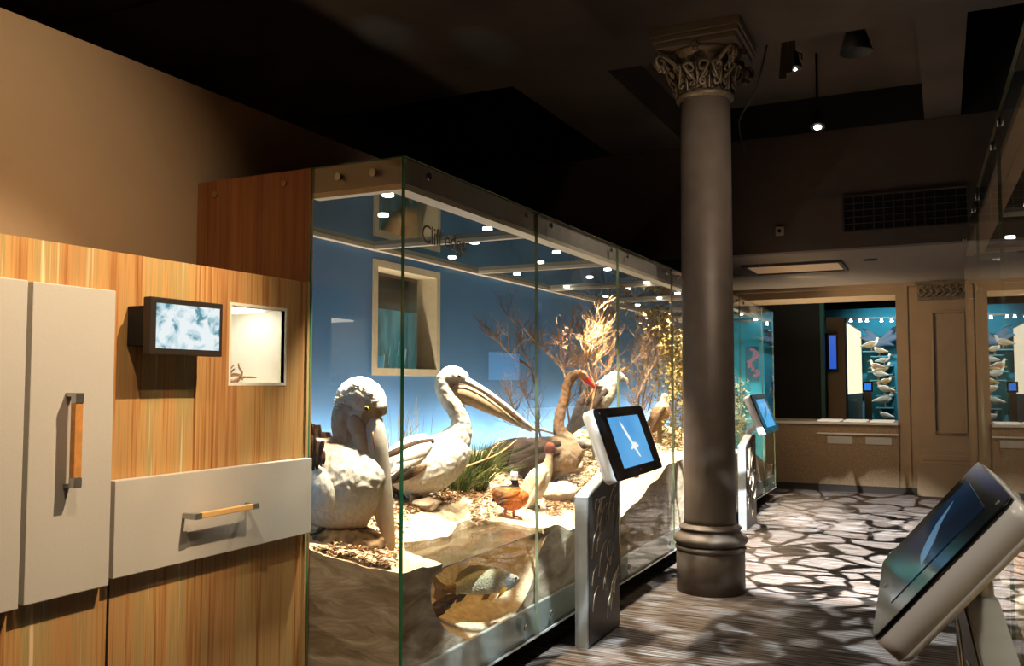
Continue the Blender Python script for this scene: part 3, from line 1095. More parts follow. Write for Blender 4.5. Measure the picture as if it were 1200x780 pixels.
# ---- window in the partition
wf = bmesh.new()
t_ = .045
for q in ((WY0 - .0, WY0 + t_, WZ0, WZ1), (WY1 - t_, WY1, WZ0, WZ1), (WY0 + t_, WY1 - t_, WZ0, WZ0 + t_), (WY0 + t_, WY1 - t_, WZ1 - t_, WZ1)):
    bx(wf, -3.30, X0 + .012, *q)
struct('window_1', wf, CREAM)
bm = bmesh.new()
bx(bm, -3.26, -3.255, WY0 + t_, WY1 - t_, WZ0 + t_, WZ1 - t_)
struct('window_2', bm, GLASS)
# the next room's case behind the window
nb = thing('neighbouring_case', 'teal lit case of the next room seen through the window', 'display case', (-4.2, 6, 0))
obj('teal_back', box(-6.65, -6.6, 3.0, 14, .0, 2.9), mat('grey_teal_backdrop', (.07, .20, .22), .8, noise_amt=.5, nscale=9, stretch=(1, 1, .25)), nb)
obj('tan_header', box(-6.6, -4.6, 3.0, 14, P(470, 328, 'x', -4.6).z, 2.9), mat('header_tan', (.55, .38, .22), .6), nb)
bm = bmesh.new()
rnd = random.Random(7)
for k in range(90):
    y = 7.6 + rnd.random() * 5.0; z = .9 + rnd.random() * 1.2; l = .05 + rnd.random() * .18
    tube(bm, [(-6.3, y, z), (-6.3, y + rnd.uniform(-.05, .05), z - l)], .008, .004, 5, 1)
obj('light_streaks', bm, mat('streak_silver', (.4, .6, .6), .3, .2), nb)['kind'] = 'stuff'  # thin tubes modelled in place of streaks of light
bm = bmesh.new()
SX = -5.5
ctr = P(480, 262, 'x', SX); zc = 1.555; SR = .36
seg = 24
rows = []
for j in range(9):
    a = j / 8 * PI / 2
    rows.append([bm.verts.new((SX + SR * math.cos(a) * math.cos(2 * PI * i / seg), ctr.y + SR * math.cos(a) * math.sin(2 * PI * i / seg), zc - SR * 1.1 * math.sin(a) + .014 * noise.noise(Vector((i * .9, j * .8, 0))))) for i in range(seg)])
for a, b in zip(rows, rows[1:]):
    for i in range(seg):
        f = bm.faces.new((a[i], a[(i + 1) % seg], b[(i + 1) % seg], b[i])); f.smooth = True
bm.faces.new(rows[0])
sh = tag(obj('shell_bowl', bm, mat('shell_tan', (.85, .52, .24), .7, noise_amt=.3, nscale=15, bump=.6, bscale=18)), 'tan bowl shaped shell beyond the window, mirrored in the case ceiling', 'shell')
bm = bmesh.new()
tube(bm, [(SX, ctr.y, zc - SR * 1.05), (SX, ctr.y, 0)], .03, .03, 10, 1)
obj('support_post', bm, STEEL, sh)
spot('next_room_light', (-4.2, 9.2, 2.4), (-6.6, 10.3, 1.8), 150, (.9, 1, .95), 95, .9, .05)
spot('next_room_light', (-3.7, 7.2, 2.2), (SX, ctr.y, zc - .2), 230, WARM, 40, .9, .05)
spot('counter_uplight', (-1.6, 13.6, 1.15), (-1.6, 13.55, 2.7), 130, (1, .85, .6), 120, .9, .1)

# ================================================================== terrain in the case
FR = [(3.0, .722), (3.25, .712), (3.4, .695), (4.5, .69), (4.72, .69), (5.0, .62), (5.4, .60), (5.9, .575), (6.2, .63), (6.7, .74), (7.1, .84), (7.6, .85), (9.0, .78), (10.3, .71), (12.1, .43)]
BK = [(3.0, .90), (4.0, .93), (5.0, .96), (5.8, 1.0), (7.0, 1.02), (8.0, 1.06), (10.0, 1.0), (12.1, .9)]


def lerp1(tab, y):
    if y <= tab[0][0]:
        return tab[0][1]
    for (a, va), (b, vb) in zip(tab, tab[1:]):
        if y <= b:
            t = (y - a) / (b - a); t = t * t * (3 - 2 * t)
            return va + (vb - va) * t
    return tab[-1][1]


PONDPX = [(512, 668), (475, 655), (473, 643), (500, 638), (525, 633), (536, 622), (556, 616), (580, 614), (604, 618), (622, 622), (636, 622), (640, 625)]
WZ = .672
POND = [P(a, b, 'z', WZ) for a, b in PONDPX]
POND = [Vector((min(-2.045, p.x), p.y, WZ)) for p in POND]


def tz(x, y):
    t = max(0, min(1, (-2.03 - x) / 1.12))
    flat = (1 - sstep(4.6, 5.2, y)) * sstep(3.42, 3.7, y)
    t = t * (1 - flat) + t * sstep(.30, .52, t) * flat
    f = lerp1(FR, y); b = lerp1(BK, y)
    z = f + (b - f) * t ** 1.25
    z += .018 * noise.noise(Vector((x * 5, y * 5, 0))) * min(1, t * 6) + .008 * noise.noise(Vector((x * 17, y * 17, 3)))
    if y < 4.75:
        z = max(z, WZ + .012)
    return z


def terrain():
    bm = bmesh.new()
    nx, ny = 34, 250
    xa, xb, ya, yb = -3.145, -2.032, 3.118, 11.955
    g = []
    for i in range(nx + 1):
        x = xa + (xb - xa) * i / nx
        g.append([(bm.verts.new((x, ya + (yb - ya) * j / ny, tz(x, ya + (yb - ya) * j / ny))), bm.verts.new((x, ya + (yb - ya) * j / ny, .202))) for j in range(ny + 1)])
    for i in range(nx):
        for j in range(ny):
            bm.faces.new((g[i][j][0], g[i + 1][j][0], g[i + 1][j + 1][0], g[i][j + 1][0]))
            bm.faces.new((g[i][j][1], g[i][j + 1][1], g[i + 1][j + 1][1], g[i + 1][j][1]))
    for i in range(nx):
        bm.faces.new((g[i][0][0], g[i][0][1], g[i + 1][0][1], g[i + 1][0][0]))
        bm.faces.new((g[i][ny][0], g[i + 1][ny][0], g[i + 1][ny][1], g[i][ny][1]))
    for j in range(ny):
        bm.faces.new((g[0][j][0], g[0][j + 1][0], g[0][j + 1][1], g[0][j][1]))
        bm.faces.new((g[nx][j][0], g[nx][j][1], g[nx][j + 1][1], g[nx][j + 1][0]))
    bmesh.ops.recalc_face_normals(bm, faces=bm.faces[:])
    me = bpy.data.meshes.new('t'); bm.to_mesh(me); bm.free()
    t = bpy.data.objects.new('t', me); COL.objects.link(t)
    # niche cutter: rings of one outline narrowing with depth
    out = [(512, 664), (506, 684), (505, 700), (509, 716), (520, 734), (536, 745), (556, 750), (576, 745), (594, 731), (612, 706), (624, 680), (630, 652), (641, 628), (648, 612)]
    yz = [P(a, b, 'x', -2.032) for a, b in out]
    yz = [(p.y, p.z) for p in yz]
    yz[0] = (yz[0][0], .660); yz[-1] = (yz[-1][0], .660)
    fl = catmull([(a, min(b, .66)) for a, b in yz], 4)
    fl = [(a, min(b, .661)) for a, b in fl]
    bm = bmesh.new()
    cy, cz = 3.98, .62
    rings = []
    for X, s, dz in ((-1.95, 1.0, 0), (-2.035, 1.0, 0), (-2.09, .97, 0), (-2.17, .90, 0.01), (-2.27, .80, .02), (-2.34, .62, .02), (-2.37, .35, .02)):
        ring = []
        for k, (a, b) in enumerate(fl):
            aa = cy + (a - cy) * s; bb = cz + (b - cz) * s + dz
            ring.append(bm.verts.new((X, aa, bb)))
        rings.append(ring)
    for a, b in zip(rings, rings[1:]):
        n = len(a)
        for k in range(n):
            bm.faces.new((a[k], a[(k + 1) % n], b[(k + 1) % n], b[k]))
    bm.faces.new(rings[0][::-1]); bm.faces.new(rings[-1])
    bmesh.ops.triangulate(bm, faces=bm.faces[:])
    bmesh.ops.recalc_face_normals(bm, faces=bm.faces[:])
    m1 = bpy.data.meshes.new('c1'); bm.to_mesh(m1); bm.free()
    c1 = bpy.data.objects.new('c1', m1); COL.objects.link(c1)
    bm = bmesh.new()
    pond = [Vector((p.x, p.y, 0)) for p in POND]
    pond[0].x = pond[-1].x = -1.95
    a = [bm.verts.new((p.x, p.y, .635)) for p in pond]
    b = [bm.verts.new((p.x, p.y, 1.0)) for p in pond]
    n = len(a)
    bm.faces.new(a); bm.faces.new(b[::-1])
    for k in range(n):
        bm.faces.new((a[k], b[k], b[(k + 1) % n], a[(k + 1) % n]))
    bmesh.ops.triangulate(bm, faces=bm.faces[:])
    bmesh.ops.recalc_face_normals(bm, faces=bm.faces[:])
    m2 = bpy.data.meshes.new('c2'); bm.to_mesh(m2); bm.free()
    c2 = bpy.data.objects.new('c2', m2); COL.objects.link(c2)
    for c in (c1, c2):
        md = t.modifiers.new('b', 'BOOLEAN'); md.operation = 'DIFFERENCE'; md.object = c; md.solver = 'EXACT'; md.use_self = True
    dg = bpy.context.evaluated_depsgraph_get(); dg.update()
    new = bpy.data.meshes.new_from_object(t.evaluated_get(dg))
    for o_ in (t, c1, c2):
        bpy.data.objects.remove(o_)
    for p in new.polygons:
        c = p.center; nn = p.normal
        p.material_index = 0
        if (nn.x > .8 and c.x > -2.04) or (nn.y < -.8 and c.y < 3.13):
            p.material_index = 1  # upright cut faces take the browner material
    return new


SAND = mat('pale_sand', (0.66, 0.45, 0.25), .95, bump=.5, bscale=70, nscale=26, col2=(.86, .70, .46))


def cutfacemat():
    mt, nt, b = nodes('bank_cut_brown')
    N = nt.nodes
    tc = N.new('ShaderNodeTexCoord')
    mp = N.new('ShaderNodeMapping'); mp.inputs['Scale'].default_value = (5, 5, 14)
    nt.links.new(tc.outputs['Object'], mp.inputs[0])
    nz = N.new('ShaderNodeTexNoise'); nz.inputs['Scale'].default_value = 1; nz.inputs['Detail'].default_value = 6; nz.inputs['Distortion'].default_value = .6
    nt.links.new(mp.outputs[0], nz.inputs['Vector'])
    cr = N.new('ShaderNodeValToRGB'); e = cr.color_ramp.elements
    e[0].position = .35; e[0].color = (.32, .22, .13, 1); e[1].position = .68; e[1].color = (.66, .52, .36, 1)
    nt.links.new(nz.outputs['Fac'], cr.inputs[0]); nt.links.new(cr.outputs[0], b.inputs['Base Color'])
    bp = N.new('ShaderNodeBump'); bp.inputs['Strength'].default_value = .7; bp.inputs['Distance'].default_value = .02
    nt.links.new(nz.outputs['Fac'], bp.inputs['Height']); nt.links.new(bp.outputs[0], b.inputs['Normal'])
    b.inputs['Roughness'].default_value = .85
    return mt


tme = terrain()
ter = obj('sand_river_bank', tme, [SAND, cutfacemat()])
tag(ter, 'pale sand river bank cut away at the front of the big glass case', 'sand')

# water sheet
bm = bmesh.new()
prism(bm, [Vector((p.x, p.y, WZ - .004)) for p in POND], (0, 0, .006))
wm = bpy.data.materials.new('still_water'); wm.use_nodes = True
N = wm.node_tree.nodes; N.clear(); L = wm.node_tree.links
oo = N.new('ShaderNodeOutputMaterial'); t1 = N.new('ShaderNodeBsdfTransparent'); t1.inputs[0].default_value = (.70, .60, .42, 1)
d1_ = N.new('ShaderNodeBsdfDiffuse'); d1_.inputs[0].default_value = (.17, .12, .06, 1)
g1 = N.new('ShaderNodeBsdfGlossy'); g1.inputs['Roughness'].default_value = .06
mA = N.new('ShaderNodeMixShader'); mA.inputs[0].default_value = .5
mB = N.new('ShaderNodeMixShader'); fr = N.new('ShaderNodeFresnel'); fr.inputs[0].default_value = 1.9
L.new(t1.outputs[0], mA.inputs[1]); L.new(d1_.outputs[0], mA.inputs[2]); L.new(mA.outputs[0], mB.inputs[1]); L.new(g1.outputs[0], mB.inputs[2])
L.new(fr.outputs[0], mB.inputs[0]); L.new(mB.outputs[0], oo.inputs[0])
tag(obj('pond_water', bm, wm), 'flat brown reflecting pond water above the fish', 'water')

# ------------------------------------------------ rocks
def rock(px, py, x, r, sc=(1, 1, .6), seed=0, m=None, name='rock', label='', cat='rock', dz=0.0, group=None):
    p = P(px, py, 'x', x)
    bm = bmesh.new()
    bmesh.ops.create_icosphere(bm, subdivisions=4, radius=1.0)
    zz = tz(p.x, p.y)
    c = Vector((p.x, p.y, zz + r * sc[2] * .45 + dz))
    for v in bm.verts:
        n = v.co.copy()
        k = 1 + .28 * noise.noise(n * 1.4 + Vector((seed, seed * 2, 0))) + .08 * noise.noise(n * 4 + Vector((seed, 0, 0)))
        v.co = Vector((n.x * r * sc[0] * k, n.y * r * sc[1] * k, n.z * r * sc[2] * k)) + c
    for f in bm.faces:
        f.smooth = True
    o_ = obj(name, bm, m or ROCK)
    tag(o_, label, cat, group)
    return o_


ROCK = mat('warm_stone', (.52, .38, .25), .9, bump=.6, bscale=30, nscale=14, col2=(.72, .60, .42))
ROCKD = mat('dark_stone', (.26, .18, .11), .9, bump=.6, bscale=30, nscale=14, col2=(.45, .33, .21))
rock(741, 571, -2.22, .058, (1, 1.2, .45), 3, label='small smooth pale stone on the sand right of the lit tablet stand')
rock(729, 563, -2.40, .055, (1, 1.3, .5), 8, ROCKD, label='small dark stone just behind the smooth pale stone')
rock(655, 572, -2.45, .17, (.7, 1.5, .42), 5, label='broad flat sandstone slab right of the pale upright bird')
rock(668, 560, -2.62, .12, (.8, 1.2, .6), 12, label='rounded boulder behind the broad sandstone slab')
rock(500, 612, -2.62, .07, (1, 1.3, .5), 21, ROCKD, label='dark flat stone on sand below the standing pelican')
rock(690, 545, -2.75, .12, (1, 1.2, .5), 31, label='pale boulder low beneath the brown swan breast')
rock(778, 522, -2.80, .10, (1, 1.4, .4), 34, ROCKD, label='dark boulder beneath the small perched raptor')

# ------------------------------------------------ leaf litter, one uncounted mass
def litter(name, label, areas, seed, cols, size):
    rnd = random.Random(seed)
    bm = bmesh.new(); meta = []
    for (px0, px1, py0, py1, xa, xb, n) in areas:
        for _ in range(n):
            x = rnd.uniform(xa, xb)
            p = P(rnd.uniform(px0, px1), (py0 + py1) / 2, 'x', x)
            y = max(3.14, min(11.8, p.y))
            z = tz(x, y) + rnd.random() * .02
            inp = mg.intersect_point_tri_2d if False else None
            a = rnd.uniform(0, 2 * PI); l = size * rnd.uniform(.5, 1.5); wd = l * rnd.uniform(.12, .4)
            t = Vector((math.cos(a), math.sin(a), rnd.uniform(-.5, .5))).normalized()
            s = t.cross(Vector((rnd.uniform(-.6, .6), rnd.uniform(-.6, .6), 1))).normalized()
            nn = s.cross(t) * wd * .5
            c = Vector((x, y, z))
            vs = [bm.verts.new(q) for q in (c - t * l, c - s * wd + nn, c + t * l + nn * .5, c + s * wd + nn, c - nn * .8)]
            for q in ((0, 1, 4), (1, 2, 4), (2, 3, 4), (3, 0, 4), (0, 3, 2, 1)):
                bm.faces.new([vs[k] for k in q])
            meta += [cols[rnd.randrange(len(cols))]] * 5
    me = bpy.data.meshes.new(name); bm.to_mesh(me); bm.free()
    at = me.color_attributes.new('Col', 'FLOAT_COLOR', 'POINT')
    for i, c in enumerate(meta):
        at.data[i].color = (*c, 1)
    return tag(obj(name, me, LEAFM), label, 'leaf litter', kind='stuff')


LEAFM = attrmat('dry_leaves', .8, .2, 60, var=.25)
litter('leaf_litter', 'dry orange and cream leaf litter strewn over the sand bank',
       [(480, 560, 590, 590, -2.95, -2.60, 2600), (550, 640, 590, 590, -2.95, -2.42, 1500), (640, 800, 540, 540, -3.05, -2.25, 5000), (360, 470, 640, 640, -2.5, -2.10, 900), (400, 480, 640, 640, -2.85, -2.5, 900), (640, 700, 560, 560, -2.9, -2.25, 1500), (800, 860, 520, 520, -3.0, -2.3, 500)],
       5, [(.72, .42, .20), (.55, .26, .10), (.85, .66, .42), (.80, .72, .58), (.35, .18, .09), (.25, .15, .09), (.16, .09, .05)], .017)


# ------------------------------------------------ reeds and bushes
def tuft(name, label, base, n, h, spread, cols, seed, lean=(0, 0), rad=.0022, cat='reeds'):
    rnd = random.Random(seed)
    root = thing(name, label, cat, base)
    bm = bmesh.new(); meta = []
    for k in range(n):
        a = rnd.uniform(0, 2 * PI); r = spread * .4 * rnd.random()
        p = Vector(base) + Vector((math.cos(a) * r, math.sin(a) * r, -.02))
        hh = h * rnd.uniform(.45, 1.0)
        out = Vector((math.cos(a) + lean[0], math.sin(a) + lean[1], 0)) * spread * rnd.uniform(.2, 1.0)
        bend = rnd.uniform(.3, 1.3)
        pts = []
        for q in range(5):
            t = q / 4
            v = p + out * (t ** 1.6) * bend + Vector((0, 0, hh * (t - .25 * bend * t ** 3)))
            v.x = max(-3.14, min(-2.05, v.x)); v.y = max(3.13, v.y)
            pts.append(v)
        nb = len(bm.verts)
        tube(bm, pts, rad, rad * .3, 3, 2)
        c = cols[rnd.randrange(len(cols))]
        meta += [c] * (len(bm.verts) - nb)
    me = bpy.data.meshes.new(name); bm.to_mesh(me); bm.free()
    at = me.color_attributes.new('Col', 'FLOAT_COLOR', 'POINT')
    for i, c in enumerate(meta):
        at.data[i].color = (*c, 1)
    obj('blades', me, LEAFM, root)
    return root


def on_ground(px, x):
    """column px of the photograph at depth plane x, on the terrain"""
    p = P(px, 560, 'x', x)
    return (x, p.y, tz(x, p.y))


RC = [(.20, .17, .05), (.34, .25, .09), (.14, .15, .05), (.40, .30, .14), (.10, .08, .04)]
tuft('reed_tuft', 'tall thin olive reeds behind the bending pelican head', on_ground(462, -2.85), 70, .66, .17, RC, 1)
tuft('reed_tuft', 'sparse tan reeds left of the standing pelican neck', on_ground(492, -3.0), 34, .60, .16, RC, 2)
tuft('reed_tuft', 'wispy grass blades arching against blue behind the first pelican back', on_ground(384, -2.95), 26, .50, .30, [(.14, .16, .12), (.25, .24, .16)], 3)
GC = [(.05, .09, .02), (.09, .14, .03), (.035, .06, .02), (.22, .22, .07), (.12, .10, .04)]
tuft('grassy_bush', 'dense green needle bush between the pelican and the dark swan', on_ground(552, -2.78), 900, .40, .26, GC, 4, rad=.0028, cat='bush')
tuft('grassy_bush', 'low green bush patch in front of the pelican breast', on_ground(535, -2.72), 350, .24, .2, GC, 6, rad=.0028, cat='bush')
tuft('grass_tuft', 'pale dry grass tuft bending low right of the stone slab', on_ground(645, -2.6), 60, .2, .16, [(.6, .5, .28), (.4, .34, .16)], 7)


# ------------------------------------------------ bare branches
def branch_thing(name, label, base_px, lines, m, seed, twig=6, depth=3, cat='branch', tw_len=.16, r=.008):
    """lines: list of (plane x, [(px,py)...], radius); twigs grow off each line"""
    rnd = random.Random(seed)
    X0_, pts0, _ = lines[0]
    base = P(pts0[0][0], pts0[0][1], 'x', X0_)
    root = thing(name, label, cat, base)
    for X_, pts, rr in lines:
        bm = bmesh.new()
        n = len(pts)
        W = []
        for i, (a, b) in enumerate(pts):
            W.append(P(a, b, 'x', X_ + .05 * math.sin(i * 1.7 + seed)))
        W = [Vector((max(-3.13, min(-2.07, p.x)), p.y, min(2.30, p.z))) for p in W]
        tube(bm, W, rr, rr * .4, 6, 3)

        def grow(p, d, l, r, lev):
            q = [p]
            dd = d.copy()
            for _ in range(4):
                dd = (dd + Vector((rnd.uniform(-.35, .35), rnd.uniform(-.35, .35), rnd.uniform(-.1, .35)))).normalized()
                nx = q[-1] + dd * l / 4
                nx.x = max(-3.13, min(-2.07, nx.x)); nx.z = min(2.30, nx.z)
                q.append(nx)
            tube(bm, q, r, r * .4, 4, 2)
            if lev > 0:
                for j in (2, 3, 4):
                    if rnd.random() < .75:
                        ax = Vector((rnd.uniform(-1, 1), rnd.uniform(-1, 1), rnd.uniform(-1, 1)))
                        grow(q[j], (dd + ax * .7).normalized(), l * .65, r * .6, lev - 1)
        for _ in range(twig):
            i = rnd.randrange(max(1, n - 2)) + (1 if n > 2 else 0)
            i = min(i, n - 1)
            p = W[i - 1].lerp(W[i], rnd.random())
            d = (W[i] - W[i - 1]).normalized()
            d = (d + Vector((rnd.uniform(-.9, .9), rnd.uniform(-1.1, 1.1), rnd.uniform(-.1, .7)))).normalized()
            grow(p, d, tw_len * rnd.uniform(.6, 1.3), rr * .5, depth - 2)
        obj('bough', bm, m, root)
    return root


TWG = mat('grey_twig', (.10, .065, .045), .85, noise_amt=.3, nscale=40)
TWO = mat('tan_bark', (.40, .22, .10), .8, noise_amt=.35, nscale=40)
TWB = mat('brown_bark', (.19, .11, .06), .85, noise_amt=.35, nscale=40)
branch_thing('bare_branch', 'dark leafless shrub rising against the blue left of the goose neck', None, [
    (-2.85, [(634, 515), (631, 497), (629, 460), (622, 432), (604, 420), (588, 404), (576, 388), (568, 381)], .011),
    (-2.88, [(622, 432), (612, 405), (604, 380), (592, 365), (584, 346)], .006),
    (-2.82, [(606, 492), (602, 478), (595, 462), (588, 454)], .007),
    (-2.86, [(630, 470), (615, 462), (606, 430), (602, 400)], .005),
    (-2.9, [(636, 500), (622, 480), (612, 455), (606, 440), (600, 415)], .004),
    (-2.9, [(632, 500), (612, 500), (592, 494), (576, 470)], .004)], TWG, 11, 18)
branch_thing('bare_branch', 'forked grey brown branches fanning above the goose head', None, [
    (-2.75, [(668, 500), (664, 470), (660, 435), (640, 412), (620, 392), (608, 375)], .009),
    (-2.78, [(664, 440), (658, 415), (654, 390), (652, 372)], .006),
    (-2.72, [(678, 480), (682, 440), (690, 410), (676, 385), (674, 368)], .009),
    (-2.8, [(684, 430), (684, 400), (690, 375), (700, 350), (712, 330)], .006),
    (-2.8, [(660, 430), (680, 425), (690, 412)], .006),
    (-2.85, [(676, 440), (668, 400), (672, 370), (684, 345)], .005),
    (-2.85, [(690, 430), (704, 400), (706, 365), (716, 340)], .005)], TWB, 12, 22)
branch_thing('bare_branch', 'bright tan tangled branches in the middle of the big case', None, [
    (-2.5, [(690, 490), (696, 455), (686, 420), (688, 400), (700, 380), (715, 370), (735, 362), (743, 358)], .010),
    (-2.5, [(688, 400), (698, 395), (704, 385), (712, 372), (716, 368)], .007),
    (-2.5, [(694, 430), (706, 415), (716, 405), (722, 395)], .006),
    (-2.48, [(704, 440), (716, 425), (720, 400), (714, 385), (722, 372)], .006),
    (-2.55, [(686, 470), (700, 450), (720, 440), (732, 430)], .007),
    (-2.45, [(690, 420), (694, 408), (700, 402), (708, 392), (711, 380)], .006)], TWO, 13, 24, tw_len=.2)
branch_thing('bare_branch', 'curled tan twig cluster near the case ceiling by the column', None, [
    (-2.35, [(745, 352), (738, 340), (726, 332), (716, 326)], .006),
    (-2.35, [(743, 358), (735, 355), (722, 360), (714, 352), (720, 345), (732, 344), (741, 338)], .006),
    (-2.35, [(738, 345), (730, 322), (722, 314)], .005)], TWO, 14, 8, tw_len=.1)
branch_thing('bare_branch', 'long brown branches leaning up right behind the far raptor', None, [
    (-2.8, [(742, 490), (746, 455), (754, 430), (760, 400), (765, 372)], .010),
    (-2.75, [(750, 500), (757, 450), (766, 420), (775, 395), (780, 375)], .010),
    (-2.7, [(731, 438), (745, 420), (756, 410), (764, 398)], .007),
    (-2.6, [(745, 470), (758, 440), (770, 420), (782, 400)], .006),
    (-2.9, [(760, 480), (770, 440), (776, 410), (790, 385)], .008),
    (-2.9, [(786, 500), (788, 450), (784, 410), (794, 380)], .010)], TWB, 15, 26, tw_len=.25)
# driftwood
branch_thing('driftwood', 'pale thin driftwood stick lying across the green bush', None, [
    (-2.55, [(530, 553), (556, 543), (585, 531), (605, 515)], .008)], TWO, 16, 1, cat='driftwood')
branch_thing('driftwood', 'grey driftwood spike pointing left above the dark swan back', None, [
    (-2.8, [(668, 512), (650, 508), (632, 503), (612, 498), (604, 494)], .012)], TWB, 17, 3, cat='driftwood', tw_len=.1)


# ------------------------------------------------ leafy shrubs by the column
def leafy(name, label, stems, n, cols, seed, xr, size=.03):
    rnd = random.Random(seed)
    base = P(stems[0][0][0], stems[0][0][1], 'x', xr[0])
    root = thing(name, label, 'shrub', base)
    bm = bmesh.new()
    lv = []
    for st in stems:
        W = [P(a, b, 'x', rnd.uniform(*xr)) for a, b in st]
        W = [Vector((p.x, p.y, min(2.28, p.z))) for p in W]
        tube(bm, W, .007, .003, 5, 3)
        lv.append(W)
    obj('stems', bm, TWB, root)
    bm = bmesh.new(); meta = []
    for _ in range(n):
        W = lv[rnd.randrange(len(lv))]
        i = rnd.randrange(len(W) - 1) + 1
        p = W[i - 1].lerp(W[i], rnd.random()) + Vector((rnd.gauss(0, .06), rnd.gauss(0, .10), rnd.gauss(0, .05)))
        p.x = max(-3.13, min(-2.06, p.x)); p.z = min(2.3, p.z); p.y = min(11.9, p.y)
        t = Vector((rnd.uniform(-1, 1), rnd.uniform(-1, 1), rnd.uniform(-1, .3))).normalized()
        s = t.orthogonal().normalized()
        l = size * rnd.uniform(.6, 1.4)
        vs = [bm.verts.new(p), bm.verts.new(p + t * l + s * l * .3), bm.verts.new(p + t * l * 2), bm.verts.new(p + t * l - s * l * .3)]
        bm.faces.new(vs)
        meta += [cols[rnd.randrange(len(cols))]] * 4
    me = bpy.data.meshes.new(name); bm.to_mesh(me); bm.free()
    at = me.color_attributes.new('Col', 'FLOAT_COLOR', 'POINT')
    for i, c in enumerate(meta):
        at.data[i].color = (*c, 1)
    obj('leaves', me, LEAFM, root)
    return root


YC = [(.26, .20, .04), (.38, .28, .07), (.16, .12, .03), (.45, .34, .13), (.12, .08, .03)]
leafy('wattle_shrub', 'tall yellow green leafy shrub close beside the bronze column', [[(798, 520), (800, 470), (796, 430), (800, 400), (796, 385)], [(790, 520), (792, 470), (788, 430), (778, 380), (770, 350)], [(796, 450), (802, 420), (797, 405)]], 1500, YC, 21, (-2.7, -2.3))
leafy('wattle_shrub', 'olive brown leafy shrub high in the case left of the column', [[(745, 500), (752, 440), (756, 400), (752, 370), (760, 345)], [(770, 500), (772, 450), (776, 400), (782, 360)]], 700, [(.22, .15, .05), (.34, .22, .07), (.42, .30, .10)], 22, (-3.0, -2.7))
leafy('flowering_sprig', 'reddish brown seed sprig standing on the bare branch', [[(656, 405), (654, 395), (655, 388), (653, 381)], [(652, 402), (648, 401)]], 60, [(.50, .20, .08), (.6, .3, .14)], 23, (-2.73, -2.70), .02)
leafy('hedge_shrub', 'pale olive shrub at the far end of the case beyond the column', [[(868, 520), (868, 480), (872, 450)], [(880, 515), (884, 480), (888, 455)], [(876, 520), (874, 470), (866, 440)]], 700, [(.30, .34, .20), (.45, .42, .25), (.2, .2, .1)], 24, (-2.6, -2.3))
# dark and pink panel standing in for a reflection on the far end board
pc = P(880, 425, 'y', Y1 - .04)
art = thing('reflection_panel', 'dark panel with pink shapes standing in for a reflection at the far case end', 'picture', (pc.x, Y1 - .03, pc.z - .25))
a, b = P(873, 406, 'y', Y1 - .045), P(889, 446, 'y', Y1 - .045)
obj('dark_board', box(a.x, b.x, Y1 - .045, Y1 - .031, b.z, a.z), mat('reflection_dark', (.03, .05, .05), .5), art)
rnd = random.Random(3)
bm = bmesh.new()
for k in range(34):
    t = k / 33
    ball(bm, (a.x + .10 + .05 * math.sin(t * 9) + rnd.uniform(-.03, .03), Y1 - .048, a.z - .04 - t * (a.z - b.z - .1)), .022, 8, (1, .25, 1))
obj('pink_relief', bm, mat('reflection_pink', (.75, .16, .16), .6), art)

# ================================================================== animals
FEATH = attrmat('feathers', .85, .45, 60, (1, 1, .6), .12)
FUR = attrmat('fine_feathers', .8, .3, 110, (1, 1, 1), .12)
BILLM = attrmat('bill_horn', .38, .1, 40, (1, 1, 1), .06)
SKIN = attrmat('leg_skin', .6, .4, 90, (1, 1, 1), .12)
EYEM = mat('eye_black', (.01, .008, .006), .08)


def chain(pl, pts):
    """pts: (px, py, rn_px, rb_px[, off_m]) -> world"""
    out = []
    for q in pts:
        off = q[4] if len(q) > 4 else 0.0
        s = pl.sc(q[0], q[1])
        out.append((pl.p(q[0], q[1], off), q[2] * s, q[3] * s))
    return out


def body(pl, chains, vox, colfn, disp=.004, dscale=30):
    bm = bmesh.new()
    for c in chains:
        loft(bm, chain(pl, c), pl.n, 22, 5)
    return remesh(bm, vox, (lambda co: colfn(*pl.uv(co))) if colfn else None, disp, dscale)


def part(pl, name, chains, m, parent, colfn=None, seg=14, const=None):
    bm = bmesh.new()
    for c in chains:
        loft(bm, chain(pl, c), pl.n, seg, 5)
    me = bpy.data.meshes.new(name); bm.to_mesh(me); bm.free()
    for p in me.polygons:
        p.use_smooth = True
    if colfn:
        paint(me, lambda co: colfn(*pl.uv(co)))
    elif const:
        paint_const(me, const)
    return obj(name, me, m, parent)


def eye(pl, px, py, off, r, parent, ring=None):
    for s, side in ((1, 'a'), (-1, 'b')):
        c = pl.p(px, py, 0) + pl.n * off * s
        if ring:
            bm = bmesh.new(); ball(bm, c, r * 1.8, 12, (1, 1, 1))
            me = bpy.data.meshes.new('eye_ring'); bm.to_mesh(me); bm.free(); paint_const(me, ring)
            rg = obj('eye_ring', me, BILLM, parent)
            bm = bmesh.new(); ball(bm, c + pl.n * r * 1.1 * s, r * 1.35, 12)
            obj('eye', bm, EYEM, parent)
        else:
            bm = bmesh.new(); ball(bm, c, r, 12)
            obj('eye', bm, EYEM, parent)


